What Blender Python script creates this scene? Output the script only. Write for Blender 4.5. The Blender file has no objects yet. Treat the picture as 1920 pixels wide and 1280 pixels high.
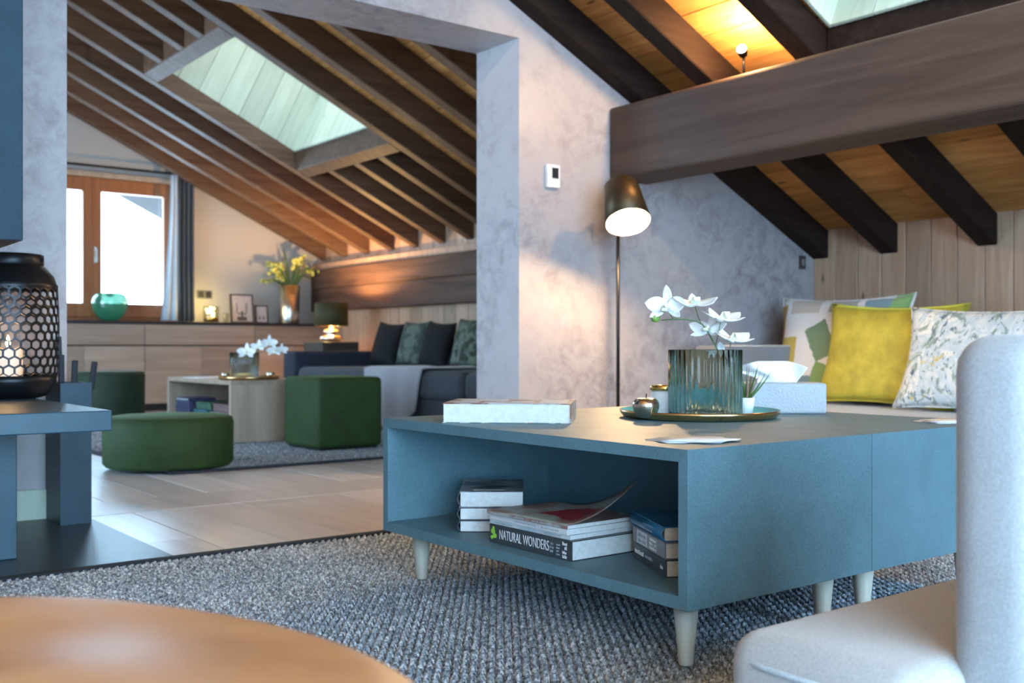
import bpy, bmesh, math, random
from mathutils import Vector, Matrix
random.seed(7)
sc = bpy.context.scene
col = sc.collection
pi = math.pi
# ------------------------------------------------------------------ camera, sky, exposure
S_, C_ = math.sin(math.radians(37.5)), math.cos(math.radians(37.5))
EYE = 0.64
cd = bpy.data.cameras.new('camera'); cam = bpy.data.objects.new('camera', cd); col.objects.link(cam)
cam.location = (0, 0, EYE); cam.rotation_euler = (pi/2, 0, -math.radians(37.5))
cd.sensor_width = 36; cd.lens = 36*1966/1920; cd.shift_y = 10/1920; cd.clip_start = .02; cd.clip_end = 200
cd.dof.use_dof = True; cd.dof.focus_distance = 2.25; cd.dof.aperture_fstop = 4.8
sc.camera = cam
w = bpy.data.worlds.new('sky'); sc.world = w; w.use_nodes = True
bg = w.node_tree.nodes['Background']; bg.inputs[0].default_value = (.47, .74, 1, 1); bg.inputs[1].default_value = 9.5
sc.view_settings.view_transform = 'Standard'; sc.view_settings.look = 'None'
sc.view_settings.gamma = 1; sc.view_settings.use_curve_mapping = False
sc.view_settings.exposure = 1.15
def portal(loc, rot, sx, sy):
    l = bpy.data.lights.new('window_portal', 'AREA'); l.shape = 'RECTANGLE'; l.size = sx; l.size_y = sy
    l.cycles.is_portal = True
    o = bpy.data.objects.new('window_portal', l); col.objects.link(o); o.location = loc; o.rotation_euler = rot
def point(name, loc, power, color, r=.03, parent=None):
    l = bpy.data.lights.new(name, 'POINT'); l.energy = power; l.color = color; l.shadow_soft_size = r
    o = bpy.data.objects.new(name, l); col.objects.link(o); o.location = loc
    if parent: o.parent = parent
    return o
def spot(name, loc, target, power, color, ang, blend=.4, r=.02, parent=None):
    l = bpy.data.lights.new(name, 'SPOT'); l.energy = power; l.color = color; l.spot_size = math.radians(ang); l.spot_blend = blend; l.shadow_soft_size = r
    o = bpy.data.objects.new(name, l); col.objects.link(o); o.location = loc
    o.rotation_euler = (Vector(target)-Vector(loc)).to_track_quat('-Z', 'Y').to_euler()
    if parent: o.parent = parent
    return o
WARM = (1, .62, .28)
portal((-.25, -2.92, 1.48), (-pi/2, 0, 0), 4.9, 2.76)      # glazed front behind the camera
portal((3.06, 10.98, 1.6), (pi/2, 0, 0), 1.7, 1.5)
portal((-2.92, 7.2, 1.3), (0, -pi/2, 0), 2.1, 3.2)
# ------------------------------------------------------------------ photo pixel -> point in the room
def ray(px, py):
    a = (px-960)/1966; b = (650-py)/1966
    return Vector((S_+C_*a, C_-S_*a, b))
def at_d(px, py, t): return Vector((0, 0, EYE))+ray(px, py)*t
def at_z(px, py, z): r = ray(px, py); return Vector((0, 0, EYE))+r*((z-EYE)/r.z)
def at_x(px, py, X): r = ray(px, py); return Vector((0, 0, EYE))+r*(X/r.x)
def at_y(px, py, Y): r = ray(px, py); return Vector((0, 0, EYE))+r*(Y/r.y)
# ------------------------------------------------------------------ materials
MT = {}
def nodes(name):
    m = bpy.data.materials.new(name); m.use_nodes = True
    nt = m.node_tree; b = nt.nodes['Principled BSDF']; MT[name] = m
    return m, nt, b
def N(nt, t, **k):
    n = nt.nodes.new(t)
    for a, v in k.items(): setattr(n, a, v)
    return n
def L(nt, a, b): nt.links.new(a, b)
def coords(nt, scale=(1, 1, 1), rnd=True, kind='Object'):
    tc = N(nt, 'ShaderNodeTexCoord'); mp = N(nt, 'ShaderNodeMapping'); mp.inputs['Scale'].default_value = scale
    if rnd:
        oi = N(nt, 'ShaderNodeObjectInfo'); mu = N(nt, 'ShaderNodeVectorMath', operation='SCALE'); mu.inputs[0].default_value = (37, 53, 29)
        L(nt, oi.outputs['Random'], mu.inputs['Scale'])
        ad = N(nt, 'ShaderNodeVectorMath', operation='ADD'); L(nt, tc.outputs[kind], ad.inputs[0]); L(nt, mu.outputs[0], ad.inputs[1])
        L(nt, ad.outputs[0], mp.inputs['Vector'])
    else: L(nt, tc.outputs[kind], mp.inputs['Vector'])
    return mp.outputs[0]
def noise(nt, vec, scale, detail=4, rough=.6, dist=0):
    n = N(nt, 'ShaderNodeTexNoise'); n.inputs['Scale'].default_value = scale; n.inputs['Detail'].default_value = detail
    n.inputs['Roughness'].default_value = rough; n.inputs['Distortion'].default_value = dist; L(nt, vec, n.inputs['Vector'])
    return n.outputs['Fac']
def ramp(nt, fac, stops):
    r = N(nt, 'ShaderNodeValToRGB'); e = r.color_ramp.elements
    while len(e) < len(stops): e.new(.5)
    for i, (p, c) in enumerate(stops):
        e[i].position = p; e[i].color = tuple(c)+(1,) if len(c) == 3 else c
    L(nt, fac, r.inputs[0]); return r.outputs[0]
def bump(nt, b, h, strength=.2, dist=.01):
    n = N(nt, 'ShaderNodeBump'); n.inputs['Strength'].default_value = strength; n.inputs['Distance'].default_value = dist
    L(nt, h, n.inputs['Height']); L(nt, n.outputs[0], b.inputs['Normal'])
def mix(nt, fac, a, c, mode='MIX'):
    n = N(nt, 'ShaderNodeMix', data_type='RGBA', blend_type=mode)
    for s, v in ((n.inputs[0], fac), (n.inputs[6], a), (n.inputs[7], c)):
        if hasattr(v, 'links') or isinstance(v, bpy.types.NodeSocket): L(nt, v, s)
        elif isinstance(v, (int, float)): s.default_value = v
        else: s.default_value = tuple(v)+(1,)
    return n.outputs[2]
def plain(name, c, rough=.5, metal=0, var=.12, scale=20, bmp=.0, sheen=0, emit=None, es=0, coat=0):
    m, nt, b = nodes(name)
    v = coords(nt); f = noise(nt, v, scale)
    cc = ramp(nt, f, [(.3, [x*(1-var) for x in c]), (.7, [min(1, x*(1+var)) for x in c])])
    L(nt, cc, b.inputs['Base Color']); b.inputs['Roughness'].default_value = rough; b.inputs['Metallic'].default_value = metal
    if sheen: b.inputs['Sheen Weight'].default_value = sheen; b.inputs['Sheen Roughness'].default_value = .4
    if coat: b.inputs['Coat Weight'].default_value = coat; b.inputs['Coat Roughness'].default_value = .1
    if bmp: bump(nt, b, f, bmp)
    if emit: b.inputs['Emission Color'].default_value = tuple(emit)+(1,); b.inputs['Emission Strength'].default_value = es
    return m
def wood(name, c1, c2, axis='y', rough=.55, knots=.0, grain=1.0, spec=.5, coat=0):
    m, nt, b = nodes(name)
    s = {'x': (1.0, 14, 14), 'y': (14, 1.0, 14), 'z': (14, 14, 1.0)}[axis]
    v = coords(nt, tuple(q*grain for q in s))
    f = noise(nt, v, 1.6, 6, .62, .6)
    cc = ramp(nt, f, [(.28, c1), (.72, c2)])
    oi = N(nt, 'ShaderNodeObjectInfo')
    hv = N(nt, 'ShaderNodeHueSaturation'); mr = N(nt, 'ShaderNodeMapRange'); mr.inputs[3].default_value = .82; mr.inputs[4].default_value = 1.18
    L(nt, oi.outputs['Random'], mr.inputs[0]); L(nt, mr.outputs[0], hv.inputs['Value']); L(nt, cc, hv.inputs['Color'])
    out = hv.outputs[0]
    if knots:
        s2 = {'x': (3.0, 9, .2), 'y': (9, 3.0, .2), 'z': (.2, 9, 3.0)}[axis]
        vo = N(nt, 'ShaderNodeTexVoronoi'); vo.inputs['Scale'].default_value = 1.05; L(nt, coords(nt, s2), vo.inputs['Vector'])
        k = ramp(nt, vo.outputs['Distance'], [(.05, (1, 1, 1)), (.13, (0, 0, 0))])
        kf = N(nt, 'ShaderNodeMath', operation='MULTIPLY'); kf.inputs[1].default_value = knots; L(nt, k, kf.inputs[0])
        out = mix(nt, kf.outputs[0], out, [x*.25 for x in c1])
    L(nt, out, b.inputs['Base Color']); b.inputs['Roughness'].default_value = rough
    b.inputs['Specular IOR Level'].default_value = spec
    if coat: b.inputs['Coat Weight'].default_value = coat; b.inputs['Coat Roughness'].default_value = .25
    bump(nt, b, f, .12, .01)
    return m
def glass(name, tint, gloss=.12, rough=.02):
    m = bpy.data.materials.new(name); m.use_nodes = True; nt = m.node_tree; nt.nodes.clear(); MT[name] = m
    o = N(nt, 'ShaderNodeOutputMaterial'); t = N(nt, 'ShaderNodeBsdfTransparent'); g = N(nt, 'ShaderNodeBsdfGlossy'); mx = N(nt, 'ShaderNodeMixShader')
    tn = noise(nt, coords(nt), 6); tc = ramp(nt, tn, [(.3, [x*.95 for x in tint]), (.7, tint)]); L(nt, tc, t.inputs[0])
    g.inputs['Roughness'].default_value = rough
    lw = N(nt, 'ShaderNodeLayerWeight'); lw.inputs[0].default_value = .5; pw = N(nt, 'ShaderNodeMath', operation='POWER'); pw.inputs[1].default_value = 4; L(nt, lw.outputs['Facing'], pw.inputs[0])
    ad = N(nt, 'ShaderNodeMath', operation='MULTIPLY_ADD'); ad.inputs[1].default_value = .6; ad.inputs[2].default_value = .03+gloss; ad.use_clamp = True; L(nt, pw.outputs[0], ad.inputs[0])
    L(nt, ad.outputs[0], mx.inputs[0]); L(nt, t.outputs[0], mx.inputs[1]); L(nt, g.outputs[0], mx.inputs[2]); L(nt, mx.outputs[0], o.inputs[0])
    return m
def plaster(name, c, d, amt=.55):
    m, nt, b = nodes(name); v = coords(nt, rnd=False)
    a = noise(nt, v, 1.6, 8, .68, .4); a2 = noise(nt, v, 11, 8, .75, .6)
    mm = N(nt, 'ShaderNodeMath', operation='MULTIPLY'); L(nt, ramp(nt, a, [(.40, (0, 0, 0)), (.62, (1, 1, 1))]), mm.inputs[0]); L(nt, ramp(nt, a2, [(.42, (0, 0, 0)), (.66, (1, 1, 1))]), mm.inputs[1])
    m2 = N(nt, 'ShaderNodeMath', operation='MULTIPLY'); m2.inputs[1].default_value = amt; L(nt, mm.outputs[0], m2.inputs[0])
    L(nt, mix(nt, m2.outputs[0], c, d), b.inputs['Base Color']); b.inputs['Roughness'].default_value = .42
    L(nt, ramp(nt, a2, [(.3, (.34,)*3), (.7, (.55,)*3)]), b.inputs['Roughness']); bump(nt, b, a2, .12, .01)
    return m
plaster('plaster', (.40, .365, .375), (.15, .12, .13), .75)
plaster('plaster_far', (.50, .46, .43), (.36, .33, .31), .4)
wood('ceiling_pine', (.40, .15, .038), (.74, .36, .12), 'y', .55, .9, spec=.3)
wood('dark_timber', (.014, .008, .006), (.030, .018, .014), 'x', .7, .2, spec=.08)
wood('beam_timber', (.040, .024, .018), (.080, .052, .042), 'y', .65, .35, .6, spec=.3)
wood('far_rafter', (.070, .035, .020), (.16, .092, .058), 'x', .6, .4, spec=.3)
wood('old_beam', (.055, .028, .020), (.16, .088, .062), 'y', .65, .9, .5, spec=.2)
wood('pine_wall', (.36, .205, .125), (.54, .355, .245), 'z', .55, .8)
wood('floor_oak', (.47, .445, .455), (.63, .60, .61), 'y', .33, .12, .7, coat=.15)
wood('pale_board', (.42, .47, .37), (.58, .63, .52), 'z', .5, .5)
wood('window_wood', (.26, .085, .03), (.40, .15, .055), 'z', .45)
wood('sideboard_oak', (.29, .20, .145), (.43, .315, .24), 'x', .5, .0, .6)
wood('table_oak', (.34, .245, .175), (.48, .37, .28), 'z', .5, .25, .7)
wood('grey_ash', (.38, .37, .31), (.50, .49, .42), 'z', .5)
def concrete(name, c, spec=.5, rough=.42):
    m, nt, b = nodes(name); v = coords(nt)
    a = noise(nt, v, 9, 8, .7); a2 = noise(nt, v, 260, 3, .7)
    k = mix(nt, .5, ramp(nt, a, [(.3, [x*.72 for x in c]), (.72, [x*1.28 for x in c])]), ramp(nt, a2, [(.35, [x*.7 for x in c]), (.75, [min(1, x*1.5) for x in c])]))
    L(nt, k, b.inputs['Base Color']); b.inputs['Roughness'].default_value = rough; bump(nt, b, a2, .05, .002)
    return m
concrete('table_concrete', (.098, .190, .235), rough=.52)
concrete('hearth_stone', (.020, .062, .095), rough=.42)
concrete('hood_stone', (.012, .036, .058), rough=.75)
concrete('hearth_slate', (.018, .027, .036), rough=.36)
def fabric(name, c, scale=260, var=.25, rough=.9, sheen=.3, bmp=.25):
    m, nt, b = nodes(name); v = coords(nt)
    wv = N(nt, 'ShaderNodeTexWave'); wv.inputs['Scale'].default_value = scale*.25; wv.inputs['Distortion'].default_value = 2; L(nt, v, wv.inputs['Vector'])
    a = noise(nt, v, scale, 3, .7); a2 = noise(nt, v, 7, 4)
    k = mix(nt, .35, ramp(nt, a, [(.3, [x*(1-var) for x in c]), (.7, [min(1, x*(1+var)) for x in c])]), ramp(nt, a2, [(.3, [x*.85 for x in c]), (.7, [min(1, x*1.12) for x in c])]))
    L(nt, k, b.inputs['Base Color']); b.inputs['Roughness'].default_value = rough; b.inputs['Sheen Weight'].default_value = sheen; b.inputs['Specular IOR Level'].default_value = .2
    bump(nt, b, a, bmp, .003); return m
fabric('chair_fabric', (.40, .425, .45))
fabric('chair_seat', (.42, .41, .40))
fabric('sofa_fabric', (.36, .35, .35))
fabric('sofa_arm', (.19, .20, .23))
fabric('sofa_dark', (.05, .056, .07), sheen=.08)
fabric('arm_navy', (.025, .028, .045), sheen=.05)
fabric('throw_wool', (.30, .30, .33), 180)
fabric('curtain_grey', (.085, .09, .105)); fabric('curtain_sheer', (.62, .68, .74))
fabric('cushion_black', (.012, .013, .014), sheen=.02)
def velvet(name, c, sheen=.9):
    m, nt, b = nodes(name); v = coords(nt); a = noise(nt, v, 9, 5, .6); a2 = noise(nt, v, 140, 2)
    L(nt, ramp(nt, a, [(.3, [x*.7 for x in c]), (.72, [x*1.25 for x in c])]), b.inputs['Base Color'])
    b.inputs['Roughness'].default_value = .75; b.inputs['Sheen Weight'].default_value = sheen; b.inputs['Sheen Roughness'].default_value = .35
    b.inputs['Sheen Tint'].default_value = tuple(min(1, x*3.5) for x in c)+(1,); bump(nt, b, a2, .15, .003); return m
velvet('velvet_green', (.013, .038, .003), .28); velvet('velvet_dark', (.010, .026, .010), .25)
velvet('velvet_yellow', (.42, .34, .035), .5); velvet('shade_olive', (.045, .04, .010), .2)
def leather():
    m, nt, b = nodes('leather'); v = coords(nt); a = noise(nt, v, 3.2, 6, .6); a2 = noise(nt, v, 120, 4, .6)
    L(nt, ramp(nt, a, [(.3, (.44, .20, .08)), (.7, (.60, .32, .155))]), b.inputs['Base Color']); b.inputs['Roughness'].default_value = .42; b.inputs['Specular IOR Level'].default_value = .28
    bump(nt, b, a2, .12, .003)
leather()
plain('black_metal', (.012, .013, .016), .38, .6, bmp=.03); plain('tool_metal', (.022, .048, .07), .42, .3); plain('brass', (.62, .43, .20), .22, 1)
plain('lamp_brass', (.06, .04, .02), .45, .7); plain('silver', (.75, .73, .68), .18, 1, .1, 60, .3); plain('gold', (.78, .52, .16), .15, 1); plain('champagne', (.62, .53, .43), .2, 1)
plain('teal_enamel', (.20, .52, .50), .25); plain('white_plastic', (.75, .76, .78), .35); plain('screen_dark', (.02, .025, .03), .2)
plain('wax', (.82, .76, .66), .5, emit=(1, .55, .25), es=.25); plain('flame', (1, .7, .3), .5, emit=(1, .62, .22), es=40)
plain('bulb', (1, .85, .6), .4, emit=(1, .72, .38), es=45); plain('spot_bulb', (1, .9, .7), .4, emit=(1, .8, .45), es=120)
plain('lamp_inner', (.9, .82, .68), .5); plain('fairy', (1, .85, .4), .4, emit=(1, .72, .2), es=14)
plain('paper', (.78, .79, .80), .7, 0, .05, 60); plain('tissue', (.85, .86, .88), .8, 0, .05, 12, .3); plain('tissue_box', (.44, .48, .52), .55, 0, .06, 160, .5)
plain('pages', (.58, .60, .60), .7, 0, .1, 90); plain('pages_cream', (.66, .60, .48), .7, 0, .1, 90)
plain('petal', (.84, .87, .88), .45, 0, .05, 30); plain('petal_lip', (.82, .80, .62), .45); plain('stem_green', (.07, .13, .05), .45); plain('bud_green', (.16, .30, .05), .4)
plain('leaf_green', (.07, .15, .03), .45); plain('leaf_pink', (.36, .22, .18), .5); plain('flower_yellow', (.60, .60, .16), .5); plain('rug_edge', (.012, .018, .028), .8)
plain('dark_top', (.03, .026, .026), .35); plain('photo_mat', (.55, .47, .46), .6); plain('photo_ink', (.10, .09, .10), .6); plain('frame_dark', (.05, .035, .03), .4)
plain('socket', (.03, .03, .034), .4); plain('socket_grey', (.22, .22, .23), .4); plain('side_block', (.045, .036, .03), .5); plain('switch_brown', (.05, .035, .03), .4)
glass('pane', (.97, .99, 1), .0); glass('skylight_pane', (.56, .48, .43), .0); glass('smoke_glass', (.66, .73, .74), .05); glass('clear_glass', (.93, .94, .90), .05); glass('apple_green', (.26, .36, .30), .05)
def tinted(name, body, fac):   # add a coloured glass body to a glass material
    nt = MT[name].node_tree; mx = [n for n in nt.nodes if n.type == 'MIX_SHADER'][0]; src = mx.inputs[1].links[0].from_socket
    d = N(nt, 'ShaderNodeBsdfDiffuse'); d.inputs[0].default_value = tuple(body)+(1,); t = N(nt, 'ShaderNodeBsdfTranslucent'); t.inputs[0].default_value = tuple(body)+(1,)
    m1 = N(nt, 'ShaderNodeMixShader'); L(nt, d.outputs[0], m1.inputs[1]); L(nt, t.outputs[0], m1.inputs[2]); m1.inputs[0].default_value = .6
    m2 = N(nt, 'ShaderNodeMixShader'); m2.inputs[0].default_value = fac; L(nt, src, m2.inputs[1]); L(nt, m1.outputs[0], m2.inputs[2]); L(nt, m2.outputs[0], mx.inputs[1])
tinted('apple_green', (.16, .66, .42), .33)
m, nt, b = nodes('vase_glass'); L(nt, ramp(nt, noise(nt, coords(nt), 8), [(.3, (.56, .64, .66)), (.7, (.64, .71, .73))]), b.inputs['Base Color'])
b.inputs['Transmission Weight'].default_value = 1; b.inputs['IOR'].default_value = 1.28; b.inputs['Roughness'].default_value = .02
# rug loops
def rugmat(name, a_, b_, c_, sc_):
    m, nt, b = nodes(name); v = coords(nt, rnd=False)
    f = noise(nt, v, sc_, 2, .8); g = noise(nt, v, 2.5, 3)
    L(nt, mix(nt, .15, ramp(nt, f, [(.36, a_), (.5, b_), (.66, c_)]), ramp(nt, g, [(.3, a_), (.7, c_)])), b.inputs['Base Color'])
    b.inputs['Roughness'].default_value = .95; return m
rugmat('rug_wool', (.045, .065, .09), (.29, .35, .42), (.80, .87, .93), 85)
# ------------------------------------------------------------------ mesh builder
class B:
    def __init__(s): s.v = []; s.f = []
    def add(s, vs, fs):
        o = len(s.v); s.v += [tuple(p) for p in vs]; s.f += [tuple(i+o for i in q) for q in fs]; return s
    def box(s, x0, x1, y0, y1, z0, z1):
        return s.add([(x, y, z) for x in (x0, x1) for y in (y0, y1) for z in (z0, z1)],
                     [(0, 1, 3, 2), (4, 6, 7, 5), (0, 4, 5, 1), (2, 3, 7, 6), (0, 2, 6, 4), (1, 5, 7, 3)])
    def cbox(s, c, sx, sy, sz, mat=None):
        vs = [Vector((x*sx/2, y*sy/2, z*sz/2)) for x in (-1, 1) for y in (-1, 1) for z in (-1, 1)]
        if mat: vs = [mat @ p for p in vs]
        return s.add([p+Vector(c) for p in vs], [(0, 1, 3, 2), (4, 6, 7, 5), (0, 4, 5, 1), (2, 3, 7, 6), (0, 2, 6, 4), (1, 5, 7, 3)])
    def hexa(s, pts):   # 8 points: bottom ring of 4 then top ring of 4
        return s.add(pts, [(3, 2, 1, 0), (4, 5, 6, 7)]+[(i, (i+1) % 4, (i+1) % 4+4, i+4) for i in range(4)])
    def grid(s, fn, nu, nv, cu=False, cv=False):
        vs = [fn(i/(nu if cu else nu-1), j/(nv if cv else nv-1)) for i in range(nu) for j in range(nv)]
        fs = [(i*nv+j, ((i+1) % nu)*nv+j, ((i+1) % nu)*nv+(j+1) % nv, i*nv+(j+1) % nv) for i in range(nu if cu else nu-1) for j in range(nv if cv else nv-1)]
        return s.add(vs, fs)
    def lathe(s, prof, n=32, c=(0, 0, 0), rfun=None):
        c = Vector(c); vs = []; m = len(prof)
        for i in range(n):
            a = 2*pi*i/n; k = rfun(a) if rfun else 1
            for r, z in prof: vs.append(c+Vector((r*k*math.cos(a), r*k*math.sin(a), z)))
        fs = [(i*m+j, ((i+1) % n)*m+j, ((i+1) % n)*m+j+1, i*m+j+1) for i in range(n) for j in range(m-1)]
        return s.add(vs, fs)
    def tube(s, path, r, n=8):
        path = [Vector(p) for p in path]; k = len(path); rr = r if isinstance(r, (list, tuple)) else [r]*k
        vs = []
        for i, p in enumerate(path):
            d = (path[min(i+1, k-1)]-path[max(i-1, 0)]).normalized()
            a = d.orthogonal().normalized() if abs(d.z) < .9 else d.cross(Vector((0, 1, 0))).normalized()
            if abs(d.z) < .9: a = d.cross(Vector((0, 0, 1))).normalized()
            b = d.cross(a)
            for j in range(n):
                t = 2*pi*j/n; vs.append(p+(a*math.cos(t)+b*math.sin(t))*rr[i])
        fs = [(i*n+j, i*n+(j+1) % n, (i+1)*n+(j+1) % n, (i+1)*n+j) for i in range(k-1) for j in range(n)]
        fs += [tuple(range(n)), tuple((k-1)*n+j for j in reversed(range(n)))]
        return s.add(vs, fs)
    def ball(s, c, r, n=12, m=8, sz=1):
        c = Vector(c)
        return s.grid(lambda u, v: c+Vector((r*math.sin(pi*v)*math.cos(2*pi*u), r*math.sin(pi*v)*math.sin(2*pi*u), r*sz*math.cos(pi*v))), n, m, True)
    def mesh(s, name):
        me = bpy.data.meshes.new(name); me.from_pydata(s.v, [], s.f)
        bm = bmesh.new(); bm.from_mesh(me); bmesh.ops.remove_doubles(bm, verts=bm.verts, dist=1e-6)
        bmesh.ops.recalc_face_normals(bm, faces=bm.faces); bm.to_mesh(me); bm.free(); return me
    def build(s, name, mat, parent=None, smooth=False, bevel=0, sub=0, seg=2, solid=0):
        me = s.mesh(name); o = bpy.data.objects.new(name, me); col.objects.link(o)
        me.materials.append(MT[mat] if isinstance(mat, str) else mat)
        if smooth: me.polygons.foreach_set('use_smooth', [True]*len(me.polygons))
        if parent: o.parent = parent
        if solid: q = o.modifiers.new('s', 'SOLIDIFY'); q.thickness = solid; q.offset = 0
        if bevel: q = o.modifiers.new('b', 'BEVEL'); q.width = bevel; q.segments = seg; q.limit_method = 'ANGLE'
        if sub: q = o.modifiers.new('ss', 'SUBSURF'); q.levels = sub; q.render_levels = sub
        return o
def tag(o, label=None, cat=None, group=None, kind=None):
    for k, v in (('label', label), ('category', cat), ('group', group), ('kind', kind)):
        if v: o[k] = v
    return o
def thing(name, loc, label, cat, group=None, rz=0):
    o = bpy.data.objects.new(name, None); col.objects.link(o); o.location = loc; o.rotation_euler = (0, 0, rz); o.empty_display_size = .05
    return tag(o, label, cat, group)
def link_copy(src, name, parent, loc=None, rot=None):
    o = src.copy(); o.name = name; col.objects.link(o); o.parent = parent
    if loc is not None: o.location = loc
    if rot is not None: o.rotation_euler = rot
    return o
def text(name, body, size, mat, parent, origin, xdir, ydir, ext=.0004, length=.1, thin=0):
    c = bpy.data.curves.new(name, 'FONT'); c.body = body; c.size = size; c.extrude = ext; c.align_x = 'LEFT'; c.align_y = 'CENTER'; c.offset = -thin
    t = bpy.data.objects.new(name+'_tmp', c); col.objects.link(t)
    me = bpy.data.meshes.new_from_object(t); bpy.data.objects.remove(t); bpy.data.curves.remove(c)
    x = Vector(xdir).normalized(); y = Vector(ydir).normalized(); z = x.cross(y)
    sx = length/max(v.co.x for v in me.vertices)
    M4 = Matrix((x*sx, y, z)).transposed().to_4x4(); M4.translation = Vector(origin); me.transform(M4)
    o = bpy.data.objects.new(name, me); col.objects.link(o); me.materials.clear(); me.materials.append(MT[mat]); o.parent = parent
    return o
def type_marks(parent, mat, x, y0, y1, z, h, seed, name='spine_lettering'):
    # a line of type too small to read: short uneven strokes on a spine facing -x, from y0 down to y1
    r = random.Random(seed); b = B(); y = y0
    while y > y1:
        w_ = h*r.uniform(.12, .3); k = h*r.uniform(.55, 1)
        if r.random() > .16: b.box(x-.0004, x, y-w_, y, z-h/2, z-h/2+k)
        y -= w_+h*.16
    return tag(b.build(name, mat, parent), kind='stuff')
# ------------------------------------------------------------------ room measures
YW, YB, XO0, XO1, ZL = 4.10, 4.46, 1.06, 3.19, 2.17       # plaster wall, its back, opening, lintel height
XR, YF, K = 5.55, 10.9, .475                                # pine wall, far wall, roof slope
RIDGE = .2
def znear(X): return 1.365+K*(XR-X) if X >= RIDGE else 1.365+K*(XR-RIDGE)-K*(RIDGE-X)
def zfar(X): return 1.80+K*(XR-X) if X >= RIDGE else 1.80+K*(XR-RIDGE)-K*(RIDGE-X)
def wall_y(name, y0, y1, xs, zlo, top, mat, holes=()):
    b = B(); cuts = sorted(set([xs[0], xs[1], RIDGE if xs[0] < RIDGE < xs[1] else xs[0]]+[h for q in holes for h in q[:2]]))
    for a, c in zip(cuts, cuts[1:]):
        segs = [(zlo, None)]
        for hx0, hx1, hz0, hz1 in holes:
            if a >= hx0-1e-6 and c <= hx1+1e-6: segs = [(zlo, hz0), (hz1, None)]
        for z0, z1 in segs:
            if z1 is not None and z1 <= z0: continue
            za, zc = (z1, z1) if z1 is not None else (top(a), top(c))
            b.hexa([(a, y0, z0), (c, y0, z0), (c, y1, z0), (a, y1, z0), (a, y0, za), (c, y0, zc), (c, y1, zc), (a, y1, za)])
    return tag(b.build(name, mat), kind='structure')
wall_y('wall_back', YW, YB, (-3, XR+.2), 0, lambda x: zfar(x)+.02, 'plaster', [(XO0, XO1, 0, ZL)])
wall_y('wall_far', YF, YF+.3, (-3, XR+.2), 0, lambda x: zfar(x)+.02, 'plaster_far', [(2.24, 3.88, .93, 2.35)])
wall_y('wall_front', -3.1, -2.95, (-3, XR+.2), 0, lambda x: znear(x)+.02, 'plaster', [(-2.7, -1.5, .1, 2.4), (-1.5, 2.2, .1, 2.85)])
tag(B().box(-3.15, -3, -3.1, YB, 0, 2.6).build('wall_left', 'plaster'), kind='structure')
b = B(); b.box(-3.15, -3, YB, YF+.3, 0, .3).box(-3.15, -3, YB, YF+.3, 2.3, 3.1).box(-3.15, -3, YB, 5.6, .3, 2.3).box(-3.15, -3, 8.8, YF+.3, .3, 2.3)
tag(b.build('wall_left', 'plaster_far'), kind='structure')
# pine wall: backing and vertical planks
wr = tag(B().box(XR+.022, XR+.2, -3.1, YW, 0, 1.55).box(XR+.022, XR+.2, YB, YF+.3, 0, 2.0).build('wall_right', 'pine_wall'), kind='structure')
def plank_mesh(name, w_, t_, l_, bev=.002):   # plank along local z, face at -x
    bm = bmesh.new(); bmesh.ops.create_cube(bm, size=1)
    for v in bm.verts: v.co = Vector((v.co.x*t_, v.co.y*w_, v.co.z*l_))
    bmesh.ops.bevel(bm, geom=[e for e in bm.edges], offset=bev, segments=1, affect='EDGES')
    me = bpy.data.meshes.new(name); bm.to_mesh(me); bm.free(); return me
def place(name, me, mat, parent, loc, rot=(0, 0, 0)):
    o = bpy.data.objects.new(name, me); col.objects.link(o); o.parent = parent; o.location = loc; o.rotation_euler = rot
    if not me.materials: me.materials.append(MT[mat])
    return o
pm = plank_mesh('plank', .155, .022, 1.40, .003); y = YW-.08
while y > -.6:
    place('plank', pm, 'pine_wall', wr, (XR+.011, y, .70)); y -= .16
pm = plank_mesh('plank', .194, .022, 1.80, .004); y = YF-.1
while y > YB:
    place('plank', pm, 'pine_wall', wr, (XR+.011, y, .90)); y -= .2
# floor with planks
fl = tag(B().box(-3.1, XR+.2, -3.1, YF+.3, -.12, -.02).build('floor', 'floor_oak'), kind='structure')
pms = [plank_mesh('plank', .217, .02, l, .0015) for l in (1.9, 2.6)]
def floor_run(x0, x1, y0, y1):
    x = x0
    while x < x1:
        y = y0-random.uniform(0, 1.5)
        while y < y1:
            l = random.choice((0, 1)); L_ = (1.9, 2.6)[l]; a, c = max(y, y0), min(y+L_-.003, y1)
            if c-a > .05:
                if c-a > L_-.01: place('plank', pms[l], 'floor_oak', fl, (x+.11, y+L_/2, -.01), (pi/2, 0, pi/2)).rotation_euler = (pi/2, pi/2, 0)
                else:
                    o = B().box(-.1085, .1085, (a-c)/2, (c-a)/2, -.01, .01).build('plank', 'floor_oak', fl, bevel=.0015, seg=1); o.location = (x+.11, (a+c)/2, -.01)
            y += L_
        x += .22
floor_run(.2, XR-.1, 2.9, YW); floor_run(.2, XR-.1, YB, YF)
B().box(XO0, XO1, YW+.003, YB-.003, -.02, .001).build('threshold_board', 'floor_oak', fl, bevel=.0015)
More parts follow.
